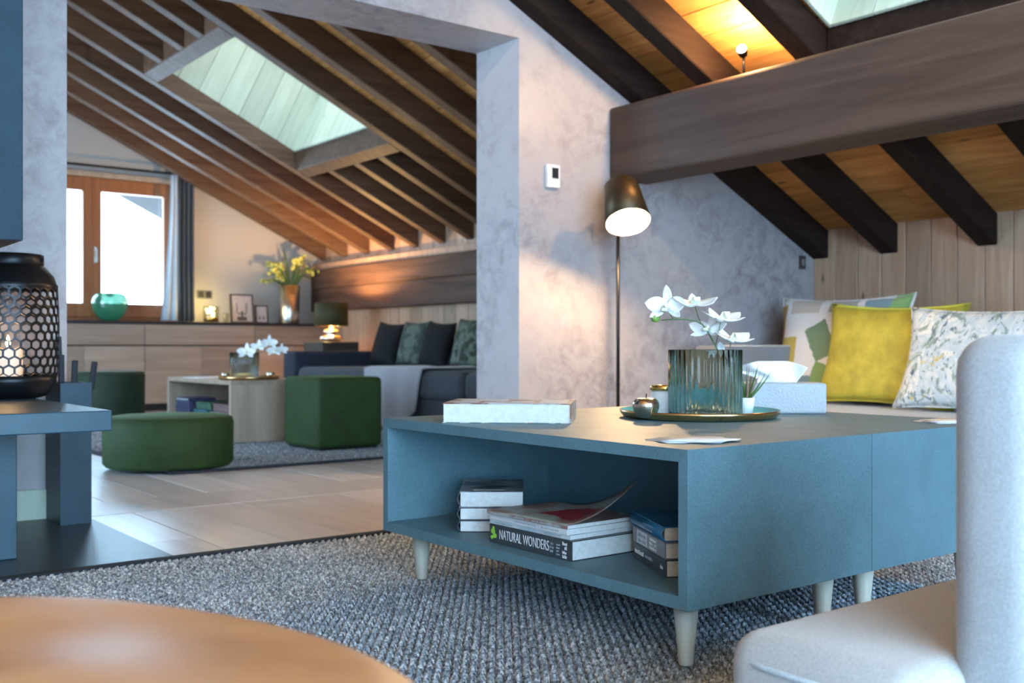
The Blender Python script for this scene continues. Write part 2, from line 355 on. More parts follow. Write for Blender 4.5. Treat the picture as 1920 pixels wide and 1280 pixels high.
# ------------------------------------------------------------------ roofs
def roof(name, y0, y1, zf, mat_board, holes, label_y):
    k = math.sqrt(1+K*K)
    b = B()
    def slab(x0, x1, ya, yb):
        z = lambda x: zf(x)+.022
        b.hexa([(x0, ya, z(x0)), (x1, ya, z(x1)), (x1, yb, z(x1)), (x0, yb, z(x0)), (x0, ya, z(x0)+.12), (x1, ya, z(x1)+.12), (x1, yb, z(x1)+.12), (x0, yb, z(x0)+.12)])
    hs_ = [(q[0], q[1]+.085, q[2], q[3]) for q in holes]   # the shaft leans with the roof
    hx = sorted(set([RIDGE, XR+.25]+[h for q in hs_ for h in q[:2]]))
    for a, c in zip(hx, hx[1:]):
        runs = [(y0, y1)]
        for q in hs_:
            if a >= q[0]-1e-6 and c <= q[1]+1e-6: runs = [(y0, q[2]), (q[3], y1)]
        for r in runs: slab(a, c, *r)
    slab(-3.2, RIDGE, y0, y1)
    ce = tag(b.build(name, 'ceiling_pine'), kind='structure')
    ang = math.atan(K); wdt = .168; s = 0; X = XR-.005
    while X > RIDGE+.2:
        x0 = X-wdt/k; runs = [(y0+.3 if y0 < -2 else y0, min(y1, YF))]
        for q in holes:
            if X > q[0]-.02 and x0 < q[1]+.02: runs = [(runs[0][0], q[2]), (q[3], runs[0][1])]
        for ya, yb in runs:
            cuts = [ya]; p = ya+random.uniform(.8, 2.5)
            while p < yb-.5: cuts.append(p); p += random.uniform(1.8, 3.2)
            cuts.append(yb)
            for a, c in zip(cuts, cuts[1:]):
                o = B().box(-wdt/2+.0025, wdt/2-.0025, (a-c)/2+.001, (c-a)/2-.001, 0, .022).build('ceiling_board', mat_board, ce, bevel=.002, seg=1)
                xm = (X+x0)/2; o.location = (xm, (a+c)/2, zf(xm)); o.rotation_euler = (0, ang, 0)
        X = x0
    return ce
NH = (2.85, 4.02, 1.72, 2.88); FH = (2.98, 4.24, 7.16, 8.76)
ceil_n = roof('ceiling', -3.1, YW, znear, 'ceiling_pine', [NH], 0)
ceil_f = roof('ceiling', YB, 13.2, zfar, 'ceiling_pine', [FH], 0)
def rafter(parent, mat, zf, ya, yb, x0, x1, h, name='rafter'):
    b = B(); zt = lambda x: zf(x)-.001; zb = lambda x: zf(x)-h
    b.hexa([(x0, ya, zb(x0)), (x1, ya, zb(x1)), (x1, yb, zb(x1)), (x0, yb, zb(x0)), (x0, ya, zt(x0)), (x1, ya, zt(x1)), (x1, yb, zt(x1)), (x0, yb, zt(x0))])
    o = b.build(name, mat, parent, bevel=.006, seg=1)
    return o
for yb in (4.10, 3.50+.12, 2.90+.12, 2.30+.12, 1.70+.02, 1.10+.12, .5+.12, -.1+.12, -.7+.12, -1.3+.12, -1.9+.12, -2.5+.12):
    ya = yb-.115
    if abs(yb-2.42) < .01:
        rafter(ceil_n, 'dark_timber', znear, ya, yb, 4.14, XR-.002, .175); rafter(ceil_n, 'dark_timber', znear, ya, yb, RIDGE, 2.72, .175)
    else: rafter(ceil_n, 'dark_timber', znear, ya, yb, RIDGE, XR-.002, .175)
rafter(ceil_n, 'dark_timber', znear, 1.735, 2.90, 4.02, 4.14, .175, 'trimmer'); rafter(ceil_n, 'dark_timber', znear, 1.735, 2.90, 2.73, 2.85, .175, 'trimmer')
fr = [10.78, 10.28, 9.80, 9.30, 8.84, 8.36, 7.90, 7.50, 7.12, 6.62, 6.14, 5.66, 5.18, 4.70]
for yb in fr:
    if 7.3 < yb < 8.6:
        rafter(ceil_f, 'far_rafter', zfar, yb-.1, yb, 4.36, XR-.002, .18); rafter(ceil_f, 'far_rafter', zfar, yb-.1, yb, RIDGE, 2.86, .18)
    else: rafter(ceil_f, 'far_rafter', zfar, yb-.1, yb, RIDGE, XR-.002, .18)
rafter(ceil_f, 'far_rafter', zfar, 7.125, 8.735, 4.24, 4.36, .18, 'trimmer'); rafter(ceil_f, 'far_rafter', zfar, 7.125, 8.735, 2.86, 2.98, .18, 'trimmer')
B().hexa([(x, y, zfar(x)+dz) for dz in (-.03, .018) for x, y in ((RIDGE, YF+.31), (XR+.24, YF+.31), (XR+.24, 13.2), (RIDGE, 13.2))]).build('soffit', 'dark_timber', ceil_f)
# skylights: boarded shaft, frame, pane
def skylight(name, h, zf, depth, matb):
    x0, x1, y0, y1 = h; k = math.sqrt(1+K*K); nrm = Vector((K, 0, 1))/k
    root = bpy.data.objects.new(name, None); col.objects.link(root); tag(root, kind='structure'); xm = (x0+x1)/2
    root.location = (xm, (y0+y1)/2, zf(xm)); root.rotation_euler = (0, math.atan(K), 0)
    lx = (x1-x0)*k/2; ly = (y1-y0)/2; n = 7
    for sgn in (-1, 1):
        for i in range(n):
            a = -lx+2*lx*i/n; c = a+2*lx/n
            o = B().box(a+.0015, c-.0015, -.01, .01, -.02, depth).build('board', matb, root, bevel=.003, seg=1); o.location = (0, sgn*(ly-.0105), 0)
        for i in range(5):
            a = -ly+2*ly*i/5; c = a+2*ly/5
            o = B().box(-.01, .01, a+.0015, c-.0015, -.02, depth).build('board', matb, root, bevel=.003, seg=1); o.location = (sgn*(lx-.0105), 0, 0)
    f_ = B()
    for s in (-1, 1):
        f_.box(-lx-.02, lx+.02, s*ly-.05, s*ly+.05, depth, depth+.07); f_.box(s*lx-.05, s*lx+.05, -ly+.05, ly-.05, depth, depth+.07)
    f_.build('frame', 'pale_board', root, bevel=.004)
    B().box(-lx, lx, -ly, ly, depth+.03, depth+.036).build('pane', 'skylight_pane', root)
    # outer upstand keeps the daylight inside the shaft
    u = B()
    for s in (-1, 1):
        u.box(-lx-.06, lx+.06, s*(ly+.04)-.018, s*(ly+.04)+.018, .03, depth); u.box(s*(lx+.04)-.018, s*(lx+.04)+.018, -ly-.02, ly+.02, .03, depth)
    u.build('upstand', 'frame_dark', root)
    return root
skylight('window_2', FH, zfar, .62, 'pale_board'); skylight('window_3', NH, znear, .4, 'pale_board')
# main beam, wall beam
bm_ = tag(B().box(3.79, 4.07, -2.95, YW-.002, 1.523, 1.905).build('trim_1', 'beam_timber', bevel=.02, seg=3), kind='structure')
tag(bm_, 'massive dark brown timber beam crossing the room below the rafters')
t2 = B(); t2.box(XR-.11, XR-.002, 4.9, YF-.06, 1.04, 1.29).box(XR-.11, XR-.002, 4.9, YF-.06, 1.293, 1.50)
tag(t2.build('trim_2', 'old_beam', bevel=.008), 'weathered dark timber boards fixed along the pine wall above the far sofa', kind='structure')
tag(B().box(XR-.075, XR-.002, YB+.02, YF-.01, 1.51, 1.575).build('trim_3', 'pine_wall', bevel=.004), 'pale wooden ledge under the rafter feet', kind='structure')
tag(B().box(.2, XO0-.004, YW-.016, YW-.001, 0, .12).build('baseboard_back', 'pale_board', bevel=.003), kind='structure')
# ------------------------------------------------------------------ far window with curtains
win = bpy.data.objects.new('window_1', None); col.objects.link(win); win.location = (3.06, YF, .93); tag(win, kind='structure')
W2, HW = .82, 1.42
b = B()
for s in (-1, 1): b.box(s*W2-.04 if s > 0 else -W2, W2 if s > 0 else -W2+.04, .062, .14, 0, HW)
b.box(-W2+.04, W2-.04, .062, .14, 0, .05).box(-W2+.04, W2-.04, .062, .14, HW-.05, HW)
b.build('window_frame', 'window_wood', win, bevel=.004)
for s in (-1, 1):
    b = B(); x0, x1 = (-W2+.012, -.0004) if s < 0 else (.0004, W2-.012)
    b.box(x0, x0+.085, 0, .06, .008, HW-.012).box(x1-.085, x1, 0, .06, .008, HW-.012).box(x0+.085, x1-.085, 0, .06, .008, .15).box(x0+.085, x1-.085, 0, .06, HW-.15, HW-.012)
    sash = b.build('sash', 'window_wood', win, bevel=.005)
    B().box(x0+.08, x1-.08, .025, .031, .145, HW-.145).build('pane', 'pane', sash)
b = B(); b.box(.02, .045, -.012, .0, .55, .72).box(.024, .041, -.045, -.012, .68, .705).box(.024, .041, -.06, -.045, .55, .705); b.build('handle', 'silver', win, bevel=.003)
b = B(); b.box(-W2-.02, W2+.03, -.06, .01, HW-.01, HW+.045); b.build('blind_cassette', 'table_oak', win, bevel=.01)
b = B(); b.box(-W2, W2, -.10, .02, -.03, 0); b.build('window_sill', 'window_wood', win, bevel=.004)
rail = thing('curtain_rail', (3.06, YF-.10, 2.44), 'thin black curtain rail above the wooden window', 'curtain rail')
B().tube([(-1.3, 0, 0), (1.02, 0, 0)], .012).build('rod', 'black_metal', rail, True)
for x in (-1.0, .95): B().box(x-.01, x+.01, -.01, .098, -.012, .012).build('bracket', 'black_metal', rail)
def curtain(name, x0, x1, mat, waves, amp, z0, z1, label, flare=0, y=YF-.10):
    b = B()
    def fn(u, v):
        z = z1+(z0-z1)*v; xx = x0+(x1-x0)*u - flare*v*v*(1-u)
        return Vector((xx, amp*math.sin(2*pi*waves*u+.6*math.sin(3*v))*(.7+.3*v), z))
    b.grid(fn, waves*12+1, 14); o = b.build(name, mat, None, True, solid=.004); o.location = (0, y, 0)
    return tag(o, label, 'curtain')
curtain('curtain', 3.87, 4.07, 'curtain_grey', 4, .030, .905, 2.43, 'dark grey pleated curtain hanging beside the wooden window')
curtain('sheer_curtain', 3.80, 3.87, 'curtain_sheer', 2, .018, .91, 2.42, 'pale sheer curtain gathered at the edge of the wooden window', .10, YF-.15)
# ------------------------------------------------------------------ rugs
def rug(name, x0, x1, y0, y1, label, view, pitch):
    r = thing(name, ((x0+x1)/2, (y0+y1)/2, 0), label, 'rug'); cx, cy = (x0+x1)/2, (y0+y1)/2
    B().box(x0-cx+.03, x1-cx-.03, y0-cy+.03, y1-cy-.03, .001, .003).build('backing', 'rug_wool', r)
    b = B(); hx, hy = (x1-x0)/2, (y1-y0)/2
    b.box(-hx, hx, hy-.035, hy, .001, .014).box(-hx, hx, -hy, -hy+.035, .001, .014).box(-hx, -hx+.035, -hy+.035, hy-.035, .001, .014).box(hx-.035, hx, -hy+.035, hy-.035, .001, .014)
    b.build('border', 'rug_edge', r, bevel=.003)
    vx0, vx1, vy0, vy1 = view; vs = []; fs = []; ny = int((vy1-vy0)/pitch); nx = int((vx1-vx0)/(pitch*1.5))
    for j in range(ny):
        yy = vy0+(j+.5)*pitch
        for i in range(nx):
            xx = vx0+(i+.5+(.5 if j % 2 else 0))*pitch*1.5
            if not (x0+.035 < xx < x1-.035): continue
            o = len(vs); a, c, h = pitch*.74, pitch*.46, .0095+random.random()*.003; sk = pitch*.25*(1 if j % 2 else -1)
            vs += [(xx-cx-a, yy-cy-sk, .002), (xx-cx, yy-cy-c, .002), (xx-cx+a, yy-cy+sk, .002), (xx-cx, yy-cy+c, .002), (xx-cx-a*.45, yy-cy-sk*.4, .0028+h), (xx-cx+a*.45, yy-cy+sk*.4, .0028+h)]
            fs += [(o, o+1, o+4), (o+1, o+5, o+4), (o+1, o+2, o+5), (o+2, o+3, o+5), (o+3, o+4, o+5), (o+3, o, o+4)]
    me = bpy.data.meshes.new('loops'); me.from_pydata(vs, [], fs); me.polygons.foreach_set('use_smooth', [True]*len(fs))
    o = bpy.data.objects.new('loops', me); col.objects.link(o); o.parent = r; me.materials.append(MT['rug_wool']); tag(o, kind='stuff')
    return r
rug('woven_rug', -.9, 4.15, -1.0, 3.12, 'grey woven wool rug with dark border under the blue coffee tables', (-.9, 4.15, .2, 3.085), .0145)
rug('woven_rug', 1.83, 4.1, 5.18, 8.6, 'grey woven rug with dark border under the oak coffee table', (1.83, 4.1, 5.215, 8.56), .020)
# ------------------------------------------------------------------ coffee tables (two modules pushed together)
LEGP = [(r, z) for r, z in ((0, 0), (.013, 0), (.0145, .003), (.026, .1255), (0, .1255))]
def module(loc, label, flip):
    t = thing('coffee_table', loc, label, 'table'); Lx, Ly, z0, z1, th = .587, 1.112, .145, .448, .025
    sx = (lambda a, c: (Lx-c, Lx-a)) if flip else (lambda a, c: (a, c))
    def pan(nm, pts): return B().hexa(pts).build(nm, 'table_concrete', t, bevel=.0006, seg=1)
    def yz(nm, q):   # a panel of constant section in y/z, running along x
        pan(nm, [(0, *q[0]), (Lx, *q[0]), (Lx, *q[1]), (0, *q[1]), (0, *q[3]), (Lx, *q[3]), (Lx, *q[2]), (0, *q[2])])
    yz('top_panel', ((th, z1-th), (Ly-th, z1-th), (Ly, z1), (0, z1))); yz('bottom_panel', ((0, z0), (Ly, z0), (Ly-th, z0+th), (th, z0+th)))
    yz('side_panel', ((0, z0), (th, z0+th), (th, z1-th), (0, z1))); yz('side_panel', ((Ly-th, z0+th), (Ly, z0), (Ly, z1), (Ly-th, z1-th)))
    bx = sx(Lx-.03, Lx-.01); B().box(bx[0], bx[1], th+.0005, Ly-th-.0005, z0+th+.0005, z1-th-.0005).build('back_panel', 'table_concrete', t)
    for x in (.075, Lx-.075):
        for y in (.075, Ly-.075):
            lg = B().lathe(LEGP, 20).build('leg', 'grey_ash', t, True); lg.location = (x, y, .0158)
            B().box(-.055, .055, -.055, .055, .1250, .1290).build('mounting_plate', 'grey_ash', lg, bevel=.001)
    return t
module((1.451, 1.352, 0), 'blue grey coffee table with books stacked in its open shelf', False)
module((2.040, 1.352, 0), 'blue grey coffee table carrying the white tissue box', True)
# ------------------------------------------------------------------ books
BC = {}
def cmat(name, c, c2=None, scale=8, rough=.35):
    if name in MT: return name
    m, nt, b = nodes(name); f = noise(nt, coords(nt), scale, 3, .6, .5); c2 = c2 or [x*.8 for x in c]
    L(nt, ramp(nt, f, [(.42, c), (.56, c2)]), b.inputs['Base Color']); b.inputs['Roughness'].default_value = rough; return name
def book(loc, rz, wx, wy, h, mat, label, group=None, pages='pages', spine='-x', rounded=False, name='book', soft=False):
    # local: x in 0..wx, y in 0..wy ; spine along the chosen side
    t = thing(name, loc, label, 'magazine' if soft else 'book', group, rz); c = .0022 if not soft else .0006; e = .003 if not soft else 0.0
    sp = spine
    x0, x1, y0, y1 = e, wx-e, e, wy-e
    if sp == '-x': x0 = .003
    if sp == '+x': x1 = wx-.003
    if sp == '+y': y1 = wy-.003
    if sp == '-y': y0 = .003
    B().box(x0, x1, y0, y1, c, h-c).build('pages', pages, t)
    B().box(0, wx, 0, wy, 0, c).build('cover', mat, t, bevel=.0006, seg=1); B().box(0, wx, 0, wy, h-c, h).build('cover', mat, t, bevel=.0006, seg=1)
    q = .0028
    if rounded:
        n = 8; o = B()
        if sp == '-x': o.grid(lambda u, v: Vector((.004-.009*math.sin(pi*v), wy*u, .0013+(h-.0026)*v)), 2, n)
        if sp == '+x': o.grid(lambda u, v: Vector((wx-.004+.009*math.sin(pi*v), wy*u, .0013+(h-.0026)*v)), 2, n)
        o.build('spine', mat, t, True, solid=.002)
    else:
        {'-x': B().box(0, q, 0, wy, c, h-c), '+x': B().box(wx-q, wx, 0, wy, c, h-c), '-y': B().box(0, wx, 0, q, c, h-c), '+y': B().box(0, wx, wy-q, wy, c, h-c)}[sp].build('spine', mat, t)
    return t
ZS = .1702
cmat('cover_charcoal', (.035, .045, .055), (.045, .055, .065)); cmat('cover_grey', (.30, .31, .33), (.05, .05, .055), 10); cmat('cover_blue', (.02, .13, .26), (.03, .18, .34), 3)
cmat('cover_silver', (.30, .30, .32), (.20, .20, .22)); cmat('cover_black', (.03, .035, .045), (.05, .06, .075)); cmat('cover_navy', (.03, .045, .07), (.05, .06, .09))
cmat('cover_brown', (.22, .09, .05), (.50, .50, .50), 16); cmat('mag_red', (.36, .40, .35), (.26, .15, .13), 12); cmat('mag_white', (.62, .64, .66), (.55, .57, .60), 5); cmat('mag_blue', (.30, .42, .50), (.55, .6, .62), 6)
plain('ink_white', (.72, .74, .75), .5); plain('ink_grey', (.30, .34, .38), .5); plain('ink_dark', (.05, .05, .06), .5); plain('ink_green', (.30, .62, .06), .5); plain('ink_red', (.28, .02, .03), .35); plain('ink_teal', (.04, .13, .11), .5)
nw = book((1.497, 1.737, ZS), 0, .235, .302, .045, 'cover_charcoal', 'thick charcoal book lettered NATURAL WONDERS lying in the coffee table shelf')
text('title', 'NATURAL WONDERS', .033, 'ink_white', nw, (-.0004, .264, .0225), (0, -1, 0), (0, 0, 1), length=.186, thin=.0004)
for k in range(3): type_marks(nw, 'ink_grey', 0, .074, .063, .014+.0085*k, .006, k)
for k in range(4): type_marks(nw, 'ink_grey', 0, .052, .040, .010+.007*k, .004, 10+k)
for k in range(4): type_marks(nw, 'ink_white', 0, .031, .016, .008+.0095*k, .008, 20+k)
b = B()
for y, z, r in ((.288, .028, .009), (.281, .018, .008), (.292, .013, .006), (.286, .036, .005)): b.add([(-.0006, y+r*math.cos(a*pi/4), z+r*.8*math.sin(a*pi/4)) for a in range(8)], [tuple(range(8))])
b.build('leaf_print', 'ink_green', nw)
z = ZS+.0452
for i, (dx, dy, rz, h, mt, lb) in enumerate(((.006, .012, .02, .010, 'mag_blue', 'thin pale blue magazine directly on the charcoal book'), (.0, .016, -.01, .013, 'mag_white', 'white magazine in the middle of the magazine pile'))):
    mg = book((1.497+dx, 1.737+dy, z), rz, .225, .29, h, mt, lb, soft=True, name='magazine'); z += h+.0003
    type_marks(mg, 'ink_grey', 0, (.275, .2)[i], (.2, .11)[i], h/2, .0045, 30+i); type_marks(mg, 'ink_grey', 0, .09, .03, h/2, .0045, 33+i)
mg = book((1.496, 1.752, z), .015, .225, .292, .0085, 'mag_red', 'glossy magazine with a curled up cover on top of the pile', soft=True, name='magazine')
type_marks(mg, 'ink_grey', 0, .28, .24, .0042, .0045, 40); type_marks(mg, 'ink_grey', 0, .2, .15, .0042, .0045, 41); type_marks(mg, 'ink_grey', 0, .12, .02, .0042, .0045, 42)
def curl(u, v):
    x = .225*u; y = .292*(1-v); k = max(0, u*.6+v*.75-.72); return Vector((x, y, .0087+.0002+.22*k*k))
B().grid(curl, 14, 16).build('curled_cover', 'mag_red', mg, True, solid=.0006)
B().grid(lambda u, v: curl(.25+.45*u+.06*math.sin(5*v), .42+.45*v)+Vector((0, 0, .0007+.0*u)), 6, 10).build('cover_picture', 'ink_red', mg, True)
# left stack: facing the camera, page heads visible
al = math.atan2(2.105-2.205, 1.639-1.509)
p0 = Vector((1.512, 2.19, 0)); z = ZS
for i, (h, w_, d_, mt, lb) in enumerate(((.030, .160, .235, 'cover_navy', 'lowest of three thick books stacked by the shelf side panel'), (.032, .158, .235, 'cover_black', 'middle one of three thick books stacked by the shelf side panel'), (.041, .164, .245, 'cover_grey', 'thick book with a grey photo cover, topmost of its stack in the shelf'))):
    bk = book((p0.x, p0.y, z), al, w_, d_, h, mt, lb, rounded=True); z += h+.0004
B().tube([(.035+.0009*i, .022+.006*math.sin(i*1.1)*(1 if i % 7 else .3), .0414) for i in range(90)], .0006, 5).build('cover_script', 'ink_white', bk)
B().grid(lambda u, v: Vector((.02+.12*u, .06+.05*math.sin(pi*u)*(v-.3)+.03*u, .0412)), 12, 5).build('cover_picture', 'ink_dark', bk)
# right stack: spines to the left
ar = math.atan2(1.493-1.711, 1.54-1.654)+pi/2   # local y runs far->near reversed
z = ZS; far = Vector((1.645, 1.700, 0)); near = Vector((1.545, 1.500, 0)); dirv = (far-near).normalized(); ar = math.atan2(dirv.y, dirv.x)-pi/2
for i, (h, mt, lb, pg) in enumerate(((.036, 'cover_black', 'dark paperback at the bottom of the three novels', 'pages_cream'), (.034, 'cover_silver', 'silver grey paperback between the blue and the dark novel', 'pages_cream'), (.031, 'cover_blue', 'blue paperback on top of the three novels', 'pages_cream'))):
    bk = book((near.x+.006*i*dirv.x, near.y+.006*i*dirv.y, z), ar, .128, .215, h, mt, lb, pages=pg, rounded=(i == 2)); z += h+.0004
    if i == 0: type_marks(bk, 'ink_white', 0, .205, .145, h*.55, .011, 50); type_marks(bk, 'ink_grey', 0, .135, .085, h*.55, .008, 51); type_marks(bk, 'ink_white', 0, .035, .018, h*.5, .009, 52)
    if i == 1:
        B().box(-.0003, 0, .115, .185, .003, h-.003).build('title_panel', 'mag_white', bk)
        for k in range(3): type_marks(bk, 'ink_white', -.0001, .100, .055, .008+.009*k, .007, 55+k)
        for k in range(2): type_marks(bk, 'ink_grey', -.0004, .175, .125, .011+.012*k, .009, 58+k)
    if i == 2: type_marks(bk, 'ink_grey', -.0048, .17, .06, h*.38, .007, 60); type_marks(bk, 'ink_grey', -.0048, .12, .05, h*.62, .007, 61)
# big art book on the table top
bk = book((1.470, 2.205, .4482), math.atan2(1.983-2.209, 1.692-1.458), .325, .235, .050, 'cover_brown', 'thick white paged art book lying on the table top', spine='+x')
for x0, x1, y0, y1 in ((.02, .085, .03, .10), (.10, .15, .02, .08), (.165, .225, .04, .11), (.24, .31, .03, .2), (.03, .15, .12, .2)): B().box(x0, x1, y0, y1, .0500, .0503).build('cover_picture', 'mag_white', bk)
for x0, x1 in ((.01, .045), (.07, .1), (.12, .21), (.23, .27), (.285, .30)): B().box(x0, x1, -.0004, .0, .0003, .0020).build('cover_print', 'ink_teal', bk)
# ------------------------------------------------------------------ tray and what stands on it
ZT = .4482
tc = Vector((2.150, 1.962, ZT))
tr = thing('serving_tray', tc, 'round brass tray with teal inside on the coffee tables', 'tray')
B().lathe([(0, 0), (.19, 0), (.207, .004), (.215, .014), (.217, .022), (.2145, .022), (.212, .014), (.205, .006), (.19, .0035)], 64).build('rim', 'brass', tr, True)
B().lathe([(0, .0036), (.19, .0036), (.2045, .0066), (.2118, .0145), (.2142, .0215)], 64).build('inner_enamel', 'teal_enamel', tr, True)
ZI = ZT+.0042
vc = at_d(1322, 700, 2.83); vc = Vector((vc.x, vc.y, ZI))
va = thing('fluted_vase', vc, 'wide smoked glass vase with vertical flutes on the brass tray', 'vase')
R = .097
B().lathe([(0, .0), (R-.006, .0), (R, .006), (R, .178), (R-.0015, .180), (R-.004, .178), (R-.005, .016), (R-.012, .010), (0, .010)], 288, rfun=lambda a: 1+.022*math.cos(36*a)).build('glass_body', 'vase_glass', va, True)
ac = at_d(1211, 760, 2.74)
def apple(loc, r, mat, stem, label, cat, hs=1.0, name='apple_ornament'):
    t = thing(name, loc, label, cat); prof = []
    for i in range(19):
        a = pi*i/18; rr = r*math.sin(a)**.85*(1-.11*math.cos(a))*.97; zz = -r*hs*math.cos(a)*(.92 if i > 9 else 1)
        if i > 13: zz -= r*.42*((i-13)/5)**2
        if i < 2: zz += r*.06*(2-i)
        prof.append((max(rr, 0), zz+r*hs*.97))
    B().lathe(prof, 32).build('body', mat, t, True)
    B().tube([(0, 0, r*(hs*1.89-.42)-.0), (.01*r, 0, r*hs*1.75), (.06*r, 0, r*hs*2.06)], [.05*r, .04*r, .05*r], 8).build('stem', stem, t, True)
    return t
apple((ac.x, ac.y, ZI), .036, 'champagne', 'lamp_brass', 'small champagne gold metal apple on the brass tray', 'ornament', .88)
jc = at_d(1247, 760, 2.93); j = thing('candle_jar', (jc.x, jc.y, ZI), 'white candle jar with golden lid behind the metal apple', 'candle')
B().lathe([(0, 0), (.036, 0), (.039, .004), (.039, .062), (.036, .066), (0, .066)], 32).build('jar', 'white_plastic', j, True)
B().lathe([(0, .0665), (.041, .0665), (.042, .069), (.042, .078), (.040, .081), (0, .082)], 32).build('lid', 'gold', j, True)
# orchid
def petal_mesh(l, w_, cup):
    return B().grid(lambda u, v: Vector((l*u, w_*math.sin(pi*min(1, u*.92+.08))**.7*(v-.5), cup*(u*u)-.25*cup*(1-(2*v-1)**2)*math.sin(pi*u))), 8, 5)
def flower_parts(s):
    pb = B()
    for i, (a, l, w_) in enumerate(((90, 1.0, .55), (90+128, 1.0, .5), (90-128, 1.0, .5), (5, 1.05, .95), (175, 1.05, .95))):
        q = petal_mesh(.042*s*l, .036*s*w_, .012*s); M3 = Matrix.Rotation(math.radians(a), 3, 'Z')
        pb.add([M3 @ Vector(p)+Vector((0, 0, .001*i*s)) for p in q.v], q.f)
    lb = B(); lb.grid(lambda u, v: Vector((.010*s*(v-.5)*2*(1-.5*u), -.004*s-.012*s*u, .004*s+.016*s*math.sin(pi*u*.8))), 6, 5)
    lb.tube([(0, 0, 0), (0, -.002*s, .010*s), (0, -.001*s, .016*s)], [.004*s, .004*s, .0015*s], 6)
    return pb, lb
PB, LB = flower_parts(1.0)
def orchid(loc, pts, blooms, buds, label, s=1.0, rz=0, leaves=True, r0=.0022):
    t = thing('orchid_spray', loc, label, 'flower', rz=rz); B().tube(pts, [r0*s]*(len(pts)-1)+[r0*.6*s], 8).build('stem', 'stem_green', t, True)
    first = None
    for p, d, sc_, at_ in blooms:
        d = Vector(d).normalized(); q = d.to_track_quat('Z', 'Y')
        if first is None:
            fo = PB.build('flower', 'petal', t, True, solid=.0006); lo = LB.build('lip', 'petal_lip', fo, True, solid=.0005); first = (fo, lo)
        else:
            fo = link_copy(first[0], 'flower', t); lo = link_copy(first[1], 'lip', fo)
        fo.location = p; fo.rotation_mode = 'QUATERNION'; fo.rotation_quaternion = q; fo.scale = (sc_,)*3
        if at_ is not None: B().tube([at_, (Vector(at_)+Vector(p))/2+Vector((0, 0, -.004)), Vector(p)-d*.001], .0013*s, 6).build('pedicel', 'stem_green', t, True)
    for p in buds:
        bo = B().ball((0, 0, 0), .0075*s, 10, 8, 1.0).build('bud', 'bud_green', t, True); bo.location = p; bo.scale = (1.9, 1.5, 1.4)
    return t
# spray stays in the plane facing the camera: right r_, up z
rt = Vector((C_, -S_, 0)); fwd = Vector((S_, C_, 0))
def loc2(px, py, d=2.83, dd=0): return at_d(px, py, d+dd)-vc
stem = [loc2(*q) for q in ((1382, 742), (1372, 715), (1361, 688), (1350, 665), (1338, 642), (1327, 622), (1317, 608), (1305, 602), (1285, 598), (1265, 598), (1240, 600))]
toc = -fwd
orchid(vc, stem, [(loc2(1251, 573, dd=-.01), toc*1+rt*-.5+Vector((0, 0, .15)), 1.3, loc2(1262, 598)), (loc2(1303, 572, dd=-.02), toc*.35+Vector((0, 0, 1)), 1.4, loc2(1314, 606)), (loc2(1352, 600, dd=-.02), toc*.3+rt*.15+Vector((0, 0, 1)), 1.45, loc2(1341, 648)),
    (loc2(1330, 618, dd=.02), toc*.6+rt*-.4+Vector((0, 0, .6)), 1.25, loc2(1332, 632)), (loc2(1371, 638, dd=-.02), toc*.35+rt*.2+Vector((0, 0, 1)), 1.4, loc2(1362, 690)), (loc2(1352, 668, dd=.02), toc*.9+rt*-.3+Vector((0, 0, -.3)), 1.1, loc2(1362, 690))],
    [loc2(1229, 597)], 'white orchid spray arching over the fluted glass vase')
# spiky plant in a small white pot
pc = at_d(1399, 760, 2.95); ap = thing('potted_air_plant', (pc.x, pc.y, ZI), 'small spiky green plant with pink tips in white pot beside the vase', 'plant')
B().lathe([(0, 0), (.018, 0), (.024, .045), (.022, .045), (.018, .006), (0, .006)], 24).build('pot', 'white_plastic', ap, True)
for i in range(22):
    a = 2*pi*i/22*2.4; e = .35+.55*random.random(); l = .055+.035*random.random(); d = Vector((math.cos(a)*math.cos(e*1.5), math.sin(a)*math.cos(e*1.5), math.sin(e*1.5)))
    p = [Vector((0, 0, .035))+d*l*k/4+Vector((0, 0, .35*l*(k/4)**2)) for k in range(5)]
    B().tube(p, [.0035, .0032, .0026, .0016, .0004], 5).build('leaf', 'leaf_pink' if i % 3 == 0 else 'leaf_green', ap, True)
# tissue box
tp = at_z(1396, 775, ZT); tq = at_z(1551, 776, ZT); ta = math.atan2(tq.y-tp.y, tq.x-tp.x)
tb = thing('tissue_box', (tp.x, tp.y, ZT), 'pale embossed tissue box with a white tissue pulled up', 'tissue box', rz=ta)
B().box(0, .231, 0, .125, 0, .088).build('box', 'tissue_box', tb, bevel=.008, seg=3)
B().grid(lambda u, v: Vector((.035+.12*v+.02*math.sin(6*u)*(1-v)+(.03*u if v > .5 else -.04*u), .06+.022*math.sin(9*v+2*u)*(.3+.7*u), .086+(.030+.034*math.sin(pi*(.15+.7*v)))*u)), 9, 26).build('tissue', 'tissue', tb, True, solid=.0008)
